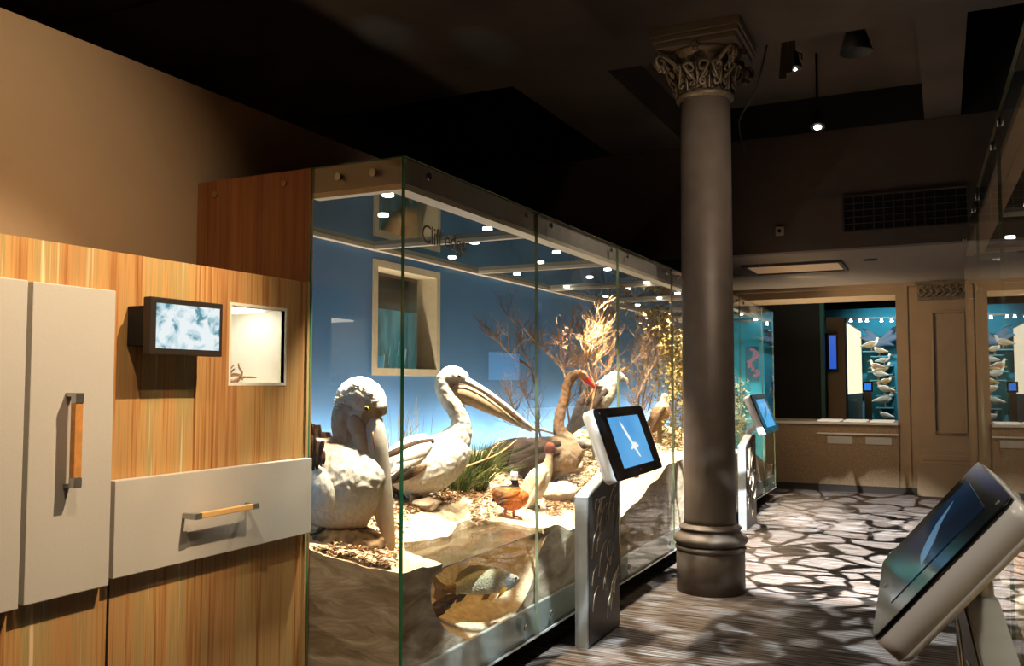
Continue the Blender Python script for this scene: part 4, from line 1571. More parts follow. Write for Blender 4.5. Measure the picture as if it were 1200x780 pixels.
def leg(pl, pts, foot_len, parent, const, r=3.0, web=True, off=0.0):
    """pts px down to the ankle; the foot lies on the ground"""
    bm = bmesh.new()
    W = [pl.p(a, b, off) for a, b in pts]
    s = pl.sc(*pts[-1])
    gz = tz(W[-1].x, W[-1].y)
    W.append(Vector((W[-1].x, W[-1].y, gz + .012)))
    tube(bm, W, r * s, r * s * .8, 8, 3)
    a = W[-1]
    toes = []
    for ang in (-28, 0, 28):
        d = Matrix.Rotation(math.radians(ang), 3, 'Z') @ pl.t
        e = a + d * foot_len
        e.z = tz(e.x, e.y) + .006
        toes.append(e)
        tube(bm, [a, a.lerp(e, .5) + Vector((0, 0, .006)), e], r * s * .7, r * s * .35, 6, 2)
    e = a - pl.t * foot_len * .3; e.z = gz + .006
    tube(bm, [a, e], r * s * .6, r * s * .3, 6, 1)
    if web:
        for u, v in ((0, 1), (1, 2)):
            prism(bm, [a, toes[u], toes[u].lerp(toes[v], .5).lerp(a, .12), toes[v]], (0, 0, .004))
    me = bpy.data.meshes.new('leg'); bm.to_mesh(me); bm.free()
    paint_const(me, const)
    return obj('leg', me, SKIN, parent)


def feathers(pl, name, rows, m, parent, colfn, off, th=.0025, seedv=0, both=True):
    """wing as overlapping feather blades: rows of (px0,py0,px1,py1,width_px) roots to tips"""
    for s in ((1, -1) if both else (1,)):
        bm = bmesh.new()
        meta = []
        for i, (x0, y0, x1, y1, wd, o0, o1) in enumerate(rows):
            a = pl.p(x0, y0, 0) + pl.n * (off + o0) * s
            b = pl.p(x1, y1, 0) + pl.n * (off + o1) * s
            t = (b - a); L_ = t.length
            if L_ < 1e-5:
                continue
            t.normalize()
            side = pl.n.cross(t).normalized()
            w_ = wd * pl.sc(x0, y0) * .5
            vs = []
            for k in range(7):
                q = k / 6
                ww = w_ * (math.sin(PI * min(1, .25 + q * .62)) if q < .97 else .25)
                c = a + t * L_ * q + pl.n * s * (.004 * math.sin(PI * q) + th * (i % 3))
                vs.append((c - side * ww, c + pl.n * s * .003, c + side * ww))
            vv = [[bm.verts.new(p) for p in r] for r in vs]
            vb = [[bm.verts.new(p - pl.n * s * th) for p in r] for r in vs]
            for k in range(6):
                for j in range(2):
                    bm.faces.new((vv[k][j], vv[k][j + 1], vv[k + 1][j + 1], vv[k + 1][j]))
                    bm.faces.new((vb[k][j], vb[k + 1][j], vb[k + 1][j + 1], vb[k][j + 1]))
                bm.faces.new((vv[k][0], vv[k + 1][0], vb[k + 1][0], vb[k][0]))
                bm.faces.new((vv[k][2], vb[k][2], vb[k + 1][2], vv[k + 1][2]))
        me = bpy.data.meshes.new(name); bm.to_mesh(me); bm.free()
        for p in me.polygons:
            p.use_smooth = True
        paint(me, lambda co: colfn(*pl.uv(co)))
        obj(name, me, m, parent)


WHITE = (.93, .89, .80); CREAMF = (.84, .72, .54); DKB = (.018, .012, .009); MIDB = (.10, .06, .04)

# ---------------------------------------------------------- pelican, standing in profile
pl = Plane(-2.60, 4.42, 33)


def c_pel2(u, v):
    c = mixc(WHITE, CREAMF, .25 + .5 * noise.noise(Vector((u * .08, v * .08, 0))))
    if u > 505 and v < 505:
        c = mixc(c, (.70, .62, .50), .6)      # greyer neck
    return c


b0 = pl.p(490, 590)
pel2 = thing('pelican', 'white pelican standing in profile, long bill pointing right', 'pelican', (b0.x, b0.y, tz(b0.x, b0.y)), 'pelicans in the glass case')
me = body(pl, [
    [(446, 548, 8, 10), (458, 546, 22, 24), (476, 545, 32, 34), (496, 543, 35, 38), (514, 538, 32, 36), (530, 527, 25, 29), (540, 516, 17, 18)],
    [(528, 525, 24, 22), (538, 508, 16, 15), (540, 496, 12, 11.5), (536, 483, 11, 10.5), (528, 470, 11, 10.5), (521, 458, 10.5, 10), (520, 447, 10, 9.5), (524, 440, 9.5, 9)],
    [(518, 444, 6, 6), (524, 441, 11, 10), (532, 439, 10.5, 9.5), (540, 441, 8.5, 7.5), (546, 445, 6, 5.5)],
    [(478, 560, 16, 12), (482, 572, 12, 10), (484, 582, 8, 7)],
], .0052, c_pel2, .004, 40)
bo = obj('body', me, FEATH, pel2)
part(pl, 'upper_bill', [[(540, 444, 5.5, 6), (552, 449, 4.6, 5.6), (574, 462, 3.6, 5), (598, 480, 2.9, 4.6), (616, 495, 2.4, 4.2), (625, 502, 2.2, 3.2), (629, 505.5, 1.2, 1.5)]], BILLM, pel2,
     lambda u, v: mixc((.82, .74, .62), (.75, .45, .2), sstep(612, 628, u)))
part(pl, 'bill_pouch', [[(528, 458, 9, 6), (540, 459, 13, 7), (554, 464, 12, 7), (572, 474, 9.5, 6), (592, 486, 6, 4.5), (612, 499, 2.8, 3), (623, 505, 1.4, 1.6)]], BILLM, pel2,
     lambda u, v: (.80, .58, .36))
bm = bmesh.new()
for s in (1, -1):
    tube(bm, [pl.p(a, b, 0) + pl.n * s * o_ for a, b, o_ in ((531, 469, .026), (527, 460, .030), (531, 451, .034), (541, 450, .035), (556, 455, .034), (580, 469, .029), (604, 488, .023), (620, 501, .015))], .003, .0018, 6, 3)
obj('bill_edge', bm, mat('bill_edge_brown', (.22, .10, .05), .5), pel2)
eye(pl, 537.5, 440.5, .040, .0065, pel2, (.65, .55, .35))


def c_w2(u, v):
    return mixc(DKB, MIDB, .5 + noise.noise(Vector((u * .2, v * .2, 1))))


rows = [(508 - 4 * i, 514 + .6 * i, 470 - 6 * i, 521 + 3.0 * i, 8, -.03 + .004 * i, -.01) for i in range(6)]
feathers(pl, 'wing', rows, FEATH, pel2, c_w2, .17)
rows = [(505 - 2 * i, 519 + 2.4 * i, 468 - 2 * i, 530 + 4.0 * i, 11, 0, .004) for i in range(9)]
feathers(pl, 'wing_coverts', rows, FEATH, pel2, lambda u, v: mixc((.84, .77, .64), (.95, .90, .80), .5 + .6 * noise.noise(Vector((u * .3, v * .3, 4)))), .178)
rows = [(498 - 5 * i, 541 + 1.2 * i, 474 - 5 * i, 558 + 1.5 * i, 7, .002, .0) for i in range(6)]
feathers(pl, 'wing_tip', rows, FEATH, pel2, lambda u, v: mixc((.02, .014, .01), (.30, .19, .11), sstep(480, 500, u)), .188)
leg(pl, [(484, 578), (483, 588), (485, 597)], .11, pel2, (.50, .38, .26), 4.0, off=.06)
leg(pl, [(488, 578), (490, 588), (489, 596)], .11, pel2, (.50, .38, .26), 4.0, off=-.06)

# ---------------------------------------------------------- pelican, bending, nearest
pl = Plane(-2.37, 3.50, 24)


def c_pel1(u, v):
    n = noise.noise(Vector((u * .07, v * .07, 2)))
    c = mixc(WHITE, CREAMF, .35 + .5 * n)
    if v < 560 and u < 420 and v > 455:
        c = mixc(c, (.44, .28, .16), .85 * sstep(455, 475, v) * (1 - sstep(400, 424, u)) * (1 - sstep(515, 560, v)))
    if v < 500 and u > 420:
        if (u - 438) ** 2 + (v - 488) ** 2 < 150:
            c = mixc(c, (.52, .36, .20), .85)
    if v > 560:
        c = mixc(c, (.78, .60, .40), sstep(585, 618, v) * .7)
    return c


b0 = pl.p(400, 640)
pel1 = thing('pelican', 'nearest cream pelican at the glass corner, bill pointing straight down', 'pelican', (b0.x, b0.y, tz(b0.x, b0.y)), 'pelicans in the glass case')
me = body(pl, [
    [(325, 536, 16, 16), (345, 545, 36, 28), (368, 558, 50, 34), (395, 568, 54, 37), (420, 572, 50, 36), (438, 574, 40, 30), (449, 577, 22, 18)],
    [(420, 575, 30, 26), (414, 556, 20, 20), (410, 538, 15, 15), (406, 520, 13, 13), (402, 505, 13, 12.5), (402, 490, 14, 13), (409, 475, 15, 14)],
    [(402, 480, 8, 8), (409, 468, 18, 15), (420, 463, 22, 18), (432, 468, 21, 17), (440, 478, 15, 14), (443, 488, 10, 10)],
    [(418, 500, 10, 9), (420, 485, 15, 13), (432, 488, 14, 12), (437, 500, 9, 9)],
], .0048, c_pel1, .004, 42)
bo = obj('body', me, FEATH, pel1)
part(pl, 'upper_bill', [[(441, 489, 8, 7, .02), (441, 500, 11, 7, .03), (443, 520, 12.5, 6.5, .035), (447, 550, 12, 5.5, .035), (452, 590, 10.5, 5, .035), (456, 620, 8.5, 4.5, .035), (458, 640, 6.5, 4, .035), (458.5, 651, 2.2, 2.2, .035)]], BILLM, pel1,
     lambda u, v: mixc((.86, .78, .66), (.80, .55, .30), sstep(560, 650, v)))
bm = bmesh.new()
tube(bm, [pl.p(a, b, .068 - .0004 * (b - 500)) for a, b in ((440, 505), (442, 530), (446, 560), (450, 590), (454, 625), (457, 650))], .003, .002, 6, 3)
tube(bm, [pl.p(458.5, 648, .05), pl.p(459, 654, .05), pl.p(457.5, 657, .045)], .009, .005, 8, 2)
obj('bill_ridge', bm, mat('bill_ridge_orange', (.62, .28, .12), .5), pel1)
part(pl, 'bill_pouch', [[(418, 492, 9, 7, .02), (424, 510, 11, 8, .025), (430, 530, 11, 7, .025), (436, 556, 10, 6.5, .02), (443, 590, 8, 6, .015), (450, 620, 5, 4, .01), (455, 644, 3, 3, .01)]], BILLM, pel1,
     lambda u, v: mixc((.66, .44, .28), (.84, .68, .50), sstep(500, 540, v)))
part(pl, 'cheek_skin', [[(413, 487, 5, 3, .045), (417, 494, 9, 4, .048), (421, 503, 9, 4, .044), (425, 511, 4, 3, .04)]], BILLM, pel1, lambda u, v: (.58, .42, .32))
eye(pl, 432.5, 478.5, .066, .0085, pel1, (.38, .32, .08))
rnd = random.Random(31)
crest = []
for k in range(160):
    th = rnd.uniform(0, 1)
    x0 = 400 + 45 * th + rnd.uniform(-3, 3); y0 = 452 + 16 * abs(th - .52) * 2 + rnd.uniform(-1, 10)
    crest.append((x0, y0, x0 - 6 + rnd.uniform(-3, 3), y0 - 5 + 10 * abs(th - .5), 1.6, .0, .010))
feathers(pl, 'crest', crest, FEATH, pel1, lambda u, v: mixc(WHITE, (.8, .66, .42), .4 + noise.noise(Vector((u, v, 0)))), .052)


def c_w1(u, v):
    return mixc(DKB, (.12, .06, .035), .35 + .7 * noise.noise(Vector((u * .25, v * .1, 1))))


rnd = random.Random(8)
rows = [(352 + 2.6 * (i % 14) + rnd.uniform(-2, 2), 494 + 1.4 * (i % 14) + 14 * (i // 14) + rnd.uniform(-3, 7), 360 + 2.0 * (i % 14) + rnd.uniform(-3, 3), 536 + 10 * (i // 14) + rnd.uniform(-6, 8), 6, .0 - .003 * (i // 14), .006) for i in range(34)]
feathers(pl, 'wing', rows, FEATH, pel1, c_w1, .142)
part(pl, 'wing_bend', [[(352, 545, 14, 5, .128), (370, 560, 22, 7, .136), (384, 575, 20, 7, .140), (392, 588, 12, 6, .138), (394, 596, 5, 4, .13)]], FEATH, pel1,
     lambda u, v: mixc(CREAMF, WHITE, .5 + .5 * noise.noise(Vector((u * .2, v * .2, 7)))))
leg(pl, [(385, 608), (380, 618), (374, 627)], .12, pel1, (.06, .045, .035), 4.5, off=.05)
leg(pl, [(405, 612), (404, 622), (400, 632)], .12, pel1, (.10, .07, .05), 4.5, off=-.09)
# nest mound under it
bm = bmesh.new()
mp_ = Plane(-2.40, 3.46, 24)
loft(bm, chain(mp_, [(366, 634, 6, 12), (376, 634, 13, 24), (396, 633, 16, 30), (420, 634, 17, 30), (440, 637, 13, 24), (454, 642, 6, 14)]), mp_.n, 20, 5)
me = remesh(bm, .006, lambda co: mixc((.12, .07, .035), (.42, .27, .14), .5 + noise.noise(co * 30)), .012, 26)
tag(obj('nest_mound', me, FEATH), 'dark brown matted nest mound under the nearest pelican', 'nest')

# ---------------------------------------------------------- dark goose / swan
pl = Plane(-2.70, 5.95, 33)


def c_swan(u, v):
    n = noise.noise(Vector((u * .25, v * .5, 5)))
    c = mixc((.012, .008, .006), (.065, .042, .03), .45 + .8 * n)
    if u > 640:
        c = mixc(c, (.34, .23, .14), sstep(640, 660, u) * .85)
        if v > 545:
            c = mixc(c, (.10, .065, .04), sstep(545, 555, v) * .8)
    if v < 505:
        c = mixc((.26, .145, .075), (.11, .06, .035), .5 + noise.noise(Vector((u * .3, v * .3, 0))))
        if u > 676 and v < 452:
            c = (.30, .14, .08)
    return c


b0 = pl.p(620, 590)
swan = thing('swan', 'dark brown swan with curved neck and red bill, beyond the pond', 'swan', (b0.x, b0.y, tz(b0.x, b0.y)))
me = body(pl, [
    [(578, 534, 8, 12), (588, 536, 19, 24), (606, 538, 24, 30), (628, 538, 26, 32), (648, 536, 25, 30), (664, 532, 21, 26), (676, 525, 12, 16)],
    [(668, 532, 16, 17), (664, 518, 11, 11), (656, 505, 8, 8), (655, 492, 6.5, 6.5), (659, 476, 6, 6), (663, 461, 5.6, 5.6), (665, 450, 5.6, 5.6), (670, 441, 5.8, 5.6), (677, 438, 5.6, 5.2), (684, 440, 5.2, 4.8), (688, 443, 3.6, 3.6)],
], .0058, c_swan, .007, 34)
obj('body', me, FEATH, swan)
part(pl, 'bill', [[(684, 441, 4, 3.5), (689, 446, 3.6, 3), (694, 451, 2.2, 2.6), (697, 453.5, 1.2, 1.6)]], BILLM, swan, const=(.72, .04, .04))
eye(pl, 682, 438.5, .026, .005, swan)
rows = [(652 - 5 * i, 517 + 1.5 * (i % 6), 612 - 5 * i, 523 + 3.4 * (i % 6), 9, 0, .003) for i in range(9)]
rows += [(650 - 5 * i, 527 + 1.5 * (i % 6), 610 - 4 * i, 536 + 2.0 * (i % 6), 9, 0, .003) for i in range(9)]
feathers(pl, 'wing', rows, FEATH, swan, lambda u, v: mixc((.010, .007, .005), (.085, .055, .038), .4 + .9 * noise.noise(Vector((u * .3, v * .9, 3)))), .192)
leg(pl, [(622, 560), (622, 572), (620, 580)], .09, swan, (.08, .05, .04), 3, off=.07)
leg(pl, [(634, 560), (634, 570), (633, 578)], .09, swan, (.08, .05, .04), 3, off=-.07)

# ---------------------------------------------------------- orange shelduck
pl = Plane(-2.33, 4.92, 40)


def c_duck(u, v):
    c = mixc((.38, .10, .025), (.60, .19, .055), .5 + noise.noise(Vector((u * .4, v * .4, 1))))
    if u < 588:
        c = mixc(c, (.12, .08, .05), .7)
    if v < 570:
        c = (.025, .02, .018)
    if v < 562:
        c = (.82, .80, .74)
    return c


b0 = pl.p(598, 606)
duck = thing('shelduck', 'small orange breasted duck with black neck on the pond edge', 'duck', (b0.x, b0.y, tz(b0.x, b0.y)))
me = body(pl, [
    [(578, 574, 4, 6), (585, 578, 10, 11), (594, 582, 14, 15), (603, 583, 14.5, 15), (610, 580, 11, 12), (613, 574, 6, 7)],
    [(604, 578, 9, 8), (604, 570, 5, 5), (603, 563, 4.2, 4.2), (602.5, 557, 4.8, 4.6), (603, 552.5, 3.8, 3.8)],
], .0035, c_duck, .003, 60)
obj('body', me, FUR, duck)
part(pl, 'bill', [[(604, 556, 2.4, 2.4), (608, 558, 1.7, 2.2), (612, 560, .8, 1.6)]], BILLM, duck, const=(.03, .03, .03))
eye(pl, 604.5, 554, .020, .0035, duck)
rows = [(606 - 2 * i, 574 + 1.5 * i, 584 - 1 * i, 578 + 2.2 * i, 5, 0, .002) for i in range(6)]
feathers(pl, 'wing', rows, FUR, duck, lambda u, v: mixc((.48, .15, .04), (.10, .05, .03), sstep(596, 584, u)), .072)
leg(pl, [(592, 594), (591, 600)], .055, duck, (.30, .12, .06), 2.0, off=.025)
leg(pl, [(603, 594), (603, 603)], .055, duck, (.45, .16, .08), 2.0, off=-.02)

# ---------------------------------------------------------- pale upright bird with chestnut head
pl = Plane(-2.42, 5.22, 40)


def c_pale(u, v):
    c = mixc((.72, .56, .36), (.50, .33, .18), .3 + .8 * noise.noise(Vector((u * .3, v * .15, 1))))
    if v < 536:
        c = (.66, .50, .34)
    if v < 531:
        c = (.09, .025, .015)
    if v < 522:
        c = (.17, .05, .025)
    return c


b0 = pl.p(619, 602)
pale = thing('plumed_duck', 'pale upright bird with dark chestnut round head behind the orange duck', 'duck', (b0.x, b0.y, tz(b0.x, b0.y)))
me = body(pl, [
    [(610, 597, 4, 4), (615, 590, 9, 9), (622, 577, 13, 13), (630, 563, 14, 14), (637, 553, 11, 11), (642, 544, 6.5, 7), (643.5, 536, 4.2, 4.4), (644, 530, 4.6, 4.6)],
    [(639, 528, 4, 4), (644, 526, 8, 7.5), (649, 525, 6, 6)],
], .004, c_pale, .003, 50)
obj('body', me, FUR, pale)
part(pl, 'bill', [[(649, 526, 3, 3), (653, 528, 2, 2.6), (657, 530, 1, 2)]], BILLM, pale, const=(.12, .07, .05))
eye(pl, 647, 524, .034, .0045, pale)
rows = [(636 - 1.6 * i, 551 + 3 * i, 618 - 1.3 * i, 582 + 2.6 * i, 6, 0, .002) for i in range(6)]
feathers(pl, 'wing', rows, FUR, pale, lambda u, v: mixc((.72, .58, .40), (.50, .33, .20), .5 + noise.noise(Vector((u * .4, v * .4, 3)))), .078)
leg(pl, [(617, 594), (617, 600)], .06, pale, (.06, .04, .03), 2.2, off=.03)
leg(pl, [(624, 592), (624, 600)], .06, pale, (.06, .04, .03), 2.2, off=-.03)


# ---------------------------------------------------------- perched raptors
def c_eag(u, v):
    c = mixc((.10, .07, .055), (.22, .16, .12), .4 + .8 * noise.noise(Vector((u * .25, v * .25, 1))))
    t = sstep(6, -10, (u - 704) * -.75 + (v - 452) * 1.0 - 3)
    if u > 700:
        c = mixc(c, (.82, .74, .58), sstep(700, 708, u))
    if v > 482:
        c = mixc(c, (.07, .05, .04), sstep(482, 492, v))
    if v < 452:
        c = (.90, .84, .70)
    return c


pl = Plane(-2.66, 6.75, 33)
b0 = pl.p(700, 505)
eag = thing('sea_eagle', 'white headed grey winged sea eagle perched among the branches', 'eagle', (b0.x, b0.y, tz(b0.x, b0.y)))
me = body(pl, [
    [(663, 512, 2, 6), (671, 502, 5, 10), (682, 487, 12, 14), (694, 472, 17, 18), (706, 460, 16, 17), (714, 452, 11, 12), (718, 446, 8.5, 9)],
    [(712, 452, 11, 11), (718, 444, 8.5, 8.5), (722, 441, 7.2, 7), (728, 442, 5.2, 5), (731, 444, 3, 3)],
    [(700, 478, 9, 8), (702, 492, 6, 6), (702, 500, 4, 4)],
], .0058, c_eag, .005, 40)
obj('body', me, FUR, eag)
part(pl, 'bill', [[(729, 443, 3.2, 2.8), (733, 444.5, 2.8, 2.2), (735, 447, 1.8, 1.6), (735, 450, .7, .7)]], BILLM, eag, const=(.60, .50, .36))
eye(pl, 726, 441, .036, .005, eag)
rows = [(708 - 3 * i, 456 + 3 * i, 680 - 2.2 * i, 488 + 3 * i, 8, 0, .002) for i in range(8)]
feathers(pl, 'wing', rows, FUR, eag, lambda u, v: mixc((.05, .04, .035), (.18, .14, .11), .4 + .9 * noise.noise(Vector((u * .4, v * .4, 3)))), .118)
leg(pl, [(702, 494), (703, 502), (703, 512)], .06, eag, (.70, .58, .34), 2.4, False, .03)
leg(pl, [(697, 494), (697, 503), (697, 512)], .06, eag, (.70, .58, .34), 2.4, False, -.04)


def c_kite(u, v):
    c = mixc((.36, .20, .10), (.55, .36, .20), .4 + .8 * noise.noise(Vector((u * .35, v * .35, 1))))
    if v < 476:
        c = (.86, .76, .60)
    return c


pl = Plane(-2.62, 8.6, 33)
b0 = pl.p(774, 505)
kite = thing('hawk', 'small brown hawk with pale head perched right of the lit tablet', 'hawk', (b0.x, b0.y, tz(b0.x, b0.y)))
me = body(pl, [
    [(763, 506, 2, 5), (767, 500, 6, 8), (771, 491, 10, 11), (775, 482, 10.5, 11), (778, 474, 7.5, 8), (779, 469, 5.5, 5.6), (780, 465, 5, 5), (782, 463, 3, 3)],
    [(768, 492, 7, 7), (771, 503, 4, 4)],
], .0055, c_kite, .004, 40)
obj('body', me, FUR, kite)
part(pl, 'bill', [[(782, 465, 2, 2), (785, 467, 1.6, 1.4), (785.5, 469.5, .7, .7)]], BILLM, kite, const=(.30, .22, .14))
eye(pl, 781, 464.5, .034, .0045, kite)
rows = [(776 - 1.5 * i, 477 + 1.6 * i, 764 - .8 * i, 494 + 2 * i, 5, 0, .002) for i in range(6)]
feathers(pl, 'wing', rows, FUR, kite, lambda u, v: mixc((.08, .05, .035), (.22, .13, .08), .5 + noise.noise(Vector((u * .4, v * .4, 3)))), .098)
leg(pl, [(771, 500), (771, 506)], .06, kite, (.6, .45, .2), 2.0, False, .02)
leg(pl, [(775, 498), (775, 505)], .06, kite, (.6, .45, .2), 2.0, False, -.02)

# ---------------------------------------------------------- fish in the niche
pl = Plane(-2.17, 3.86, 66)
q0, q1 = pl.p(530, 684), pl.p(606, 680)


def c_fish(u, v):
    n = noise.noise(Vector((u * .8, v * .8, 0)))
    c = mixc((.50, .40, .22), (.80, .72, .50), sstep(675, 692, v) * .8 + .2 * n)
    if u > 586:
        c = (.62, .66, .66)
    if u < 532:
        c = (.50, .28, .10)
    return c


b0 = pl.p(565, 700)
fish = thing('fish', 'large golden grey fish hanging in the cutaway water below the pond', 'fish', (b0.x, b0.y, b0.z))
me = body(pl, [[(518, 690, 3.5, 2), (526, 690, 5, 3), (540, 687, 9, 6), (556, 683, 13.5, 10), (572, 681, 14.5, 11), (588, 680.5, 13, 10), (598, 680, 9.5, 8), (604, 679, 5, 5), (607, 679, 2.5, 3)]], .0035, c_fish, .0015, 120)
obj('body', me, attrmat('fish_scales', .35, .8, 130, (1, 1, 1), .2), fish)


def fin(name, poly, parent, col, off=0.0, th=.004):
    bm = bmesh.new()
    prism(bm, [pl.p(a, b, off) for a, b in poly], pl.n * th)
    me = bpy.data.meshes.new(name); bm.to_mesh(me); bm.free()
    paint_const(me, col)
    return obj(name, me, BILLM, parent)


fin('tail_fin', [(524, 686), (516, 682), (509, 674), (507, 680), (510, 690), (508, 700), (512, 704), (520, 698), (526, 694)], fish, (.62, .34, .10))
fin('dorsal_fin', [(532, 682), (538, 670), (550, 662), (564, 662), (580, 664), (590, 669), (560, 674)], fish, (.55, .38, .18))
fin('pectoral_fin', [(586, 686), (580, 694), (574, 698), (578, 690), (581, 685)], fish, (.85, .42, .05), .058)
fin('anal_fin', [(548, 694), (540, 704), (534, 706), (536, 696)], fish, (.12, .08, .05))
fin('pelvic_fin', [(576, 694), (570, 702), (564, 703), (568, 694)], fish, (.45, .25, .08))
for s in (1, -1):
    bm = bmesh.new(); ball(bm, pl.p(599.5, 676, 0) + pl.n * .036 * s, .0065, 12)
    obj('eye', bm, EYEM, fish)
bm = bmesh.new()
tube(bm, [pl.p(565, 676), pl.p(566, 660)], .004, .004, 6, 1)
obj('support_rod', bm, STEEL, fish)
bm = bmesh.new()
sp = pl.p(516, 718)
loft(bm, chain(pl, [(504, 722, 4, 6), (512, 714, 8, 9), (524, 704, 7, 8), (534, 698, 3, 5)]), pl.n, 16, 4)
me = remesh(bm, .004, lambda co: mixc((.05, .03, .02), (.20, .12, .07), .5 + noise.noise(co * 40)), .006, 50)
tag(obj('sunken_log', me, FEATH), 'dark short sunken log on the niche wall below the fish tail', 'log')

# ================================================================== kiosks
POSTM = mat('pewter_post', (.38, .39, .385), .38, .45, noise_amt=.08, nscale=10)
WAVEM = mat('dark_wave_face', (.045, .038, .032), .4, .3, noise_amt=.15, nscale=12)
ENGR = mat('engraved_wave_line', (.62, .50, .34), .3, .7)


def screenmat(name, a, b_, es):
    mt, nt, b = nodes(name)
    N = nt.nodes
    tc = N.new('ShaderNodeTexCoord')
    nz = N.new('ShaderNodeTexNoise'); nz.inputs['Scale'].default_value = 2.2; nz.inputs['Detail'].default_value = 2
    nt.links.new(tc.outputs['Object'], nz.inputs['Vector'])
    mr = N.new('ShaderNodeMapRange'); mr.inputs['From Min'].default_value = .35; mr.inputs['From Max'].default_value = .65
    nt.links.new(nz.outputs['Fac'], mr.inputs['Value'])
    mx = N.new('ShaderNodeMix'); mx.data_type = 'RGBA'
    mx.inputs[6].default_value = (*a, 1); mx.inputs[7].default_value = (*b_, 1)
    nt.links.new(mr.outputs[0], mx.inputs['Factor'])
    b.inputs['Base Color'].default_value = (.004, .004, .005, 1); b.inputs['Roughness'].default_value = .08
    nt.links.new(mx.outputs[2], b.inputs['Emission Color']); b.inputs['Emission Strength'].default_value = es
    return mt


SCRW = mat('screen_white', (0, 0, 0), .2, emit=(.95, .98, 1), es=.95)


def kiosk(label_stand, label_tab, yc, zc, xc, sgn, tilt, ynear, xpost, scr, bird=True, yaw=0.0):
    """sgn=+1: serves the left case (screen faces +x)"""
    t = thing('kiosk_stand', label_stand, 'stand', (xpost - sgn * .04, ynear + .27, 0), 'tablet stands along the cases')
    y0, y1 = ynear, ynear + .54
    xa, xb = (xpost - .084, xpost - .004) if sgn > 0 else (xpost + .004, xpost + .084)
    prof = [(y0, 0.0), (y1, 0.0), (y1, .955), (y0 + .36, .955), (y0 + .02, .862), (y0, .85)]
    bm = bmesh.new()
    prism(bm, [(xa, a, b) for a, b in prof], (xb - xa, 0, 0))
    es = [e for e in bm.edges if abs((e.verts[0].co - e.verts[1].co).x) < 1e-4]
    bmesh.ops.bevel(bm, geom=es, offset=.004, segments=2, affect='EDGES')
    obj('post', bm, POSTM, t)
    fx = xpost - .004 * sgn
    bm = bmesh.new()
    pin = [(y0 + .012, .012), (y1 - .006, .012), (y1 - .006, .945), (y0 + .36, .945), (y0 + .012, .848)]
    prism(bm, [(fx, a, b) for a, b in pin], (.004 * sgn, 0, 0))
    obj('wave_panel', bm, WAVEM, t)
    rnd = random.Random(5)
    bm = bmesh.new()
    for k in range(24):
        yy = y0 + .05 + rnd.random() * .40; zz = .10 + .73 * k / 24
        l = rnd.uniform(.07, .2)
        pts = [(fx + .005 * sgn, yy, zz), (fx + .005 * sgn, yy + l * .18, zz + l * .55), (fx + .005 * sgn, yy + l * .5, zz + l * .9), (fx + .005 * sgn, min(y1 - .02, yy + l * .8), zz + l * 1.0)]
        pts = [(a, min(y1 - .02, b), min(.90 if b > y0 + .3 else .82, c)) for a, b, c in pts]
        tube(bm, pts, .0045, .002, 6, 3)
    w_ = obj('wave_engraving', bm, ENGR, t); w_['kind'] = 'stuff'
    obj('base_plate', box(xa - .16 * (1 if sgn > 0 else 0), xb + .04 * (1 if sgn < 0 else 0), y0 + .03, y1 - .03, .0, .012), DARKB, t)
    # tablet
    ct, st = math.cos(tilt), math.sin(tilt)
    R_ = Matrix.Rotation(yaw, 3, 'Z')
    r = R_ @ Vector((0, 1, 0)); u = R_ @ Vector((-sgn * ct, 0, st)); n = R_ @ Vector((sgn * st, 0, ct))
    c = Vector((xc, yc, zc))
    W_, H_ = .94, .43
    tb = thing('tablet_kiosk_screen', label_tab, 'tablet', c - n * .06, 'tablets on the kiosk stands')

    def lb(bm, a0, a1, b0, b1, n0, n1, bev, segs=3):
        vs = [bm.verts.new(c + r * a + u * b + n * d) for a in (a0, a1) for b in (b0, b1) for d in (n0, n1)]
        fs = [bm.faces.new([vs[i] for i in idx]) for idx in ((0, 1, 3, 2), (4, 6, 7, 5), (0, 4, 5, 1), (2, 3, 7, 6), (0, 2, 6, 4), (1, 5, 7, 3))]
        bmesh.ops.recalc_face_normals(bm, faces=fs)
        return vs, fs

    def rounded(bm, hw, hh, rad, n0, n1, taper=0.0):
        pts = []
        for cx_, cy_, a0 in ((hw - rad, hh - rad, 0), (-hw + rad, hh - rad, 90), (-hw + rad, -hh + rad, 180), (hw - rad, -hh + rad, 270)):
            for k in range(7):
                a = math.radians(a0 + 15 * k)
                pts.append((cx_ + rad * math.cos(a), cy_ + rad * math.sin(a)))
        r0 = [bm.verts.new(c + r * a * (1 - taper) + u * b * (1 - taper) + n * n0) for a, b in pts]
        r1 = [bm.verts.new(c + r * a + u * b + n * n1) for a, b in pts]
        k = len(pts)
        fs = [bm.faces.new(r0[::-1]), bm.faces.new(r1)]
        for i in range(k):
            f = bm.faces.new((r0[i], r0[(i + 1) % k], r1[(i + 1) % k], r1[i])); f.smooth = True; fs.append(f)
        bmesh.ops.recalc_face_normals(bm, faces=fs)
    bm = bmesh.new()
    rounded(bm, W_ / 2, H_ / 2, .03, -.070, -.012, .0)
    rounded(bm, W_ / 2, H_ / 2, .03, -.088, -.070, .05)
    obj('housing', bm, CASEWHT, tb)
    bm = bmesh.new()
    rounded(bm, W_ / 2 - .002, H_ / 2 - .002, .03, -.0118, 0)
    obj('bezel', bm, BEZEL, tb)
    bm = bmesh.new()
    lb(bm, -W_ * .31, W_ * .33, -H_ * .36, H_ * .36, .0003, .0018, 0)
    s_ = obj('screen', bm, scr, tb)
    bm = bmesh.new()
    disc(bm, c + u * H_ * .43 - r * W_ * .42, n, .006, .0015)
    disc(bm, c - u * H_ * .43, n, .008, .0015)
    obj('camera_dot', bm, STEEL, tb)
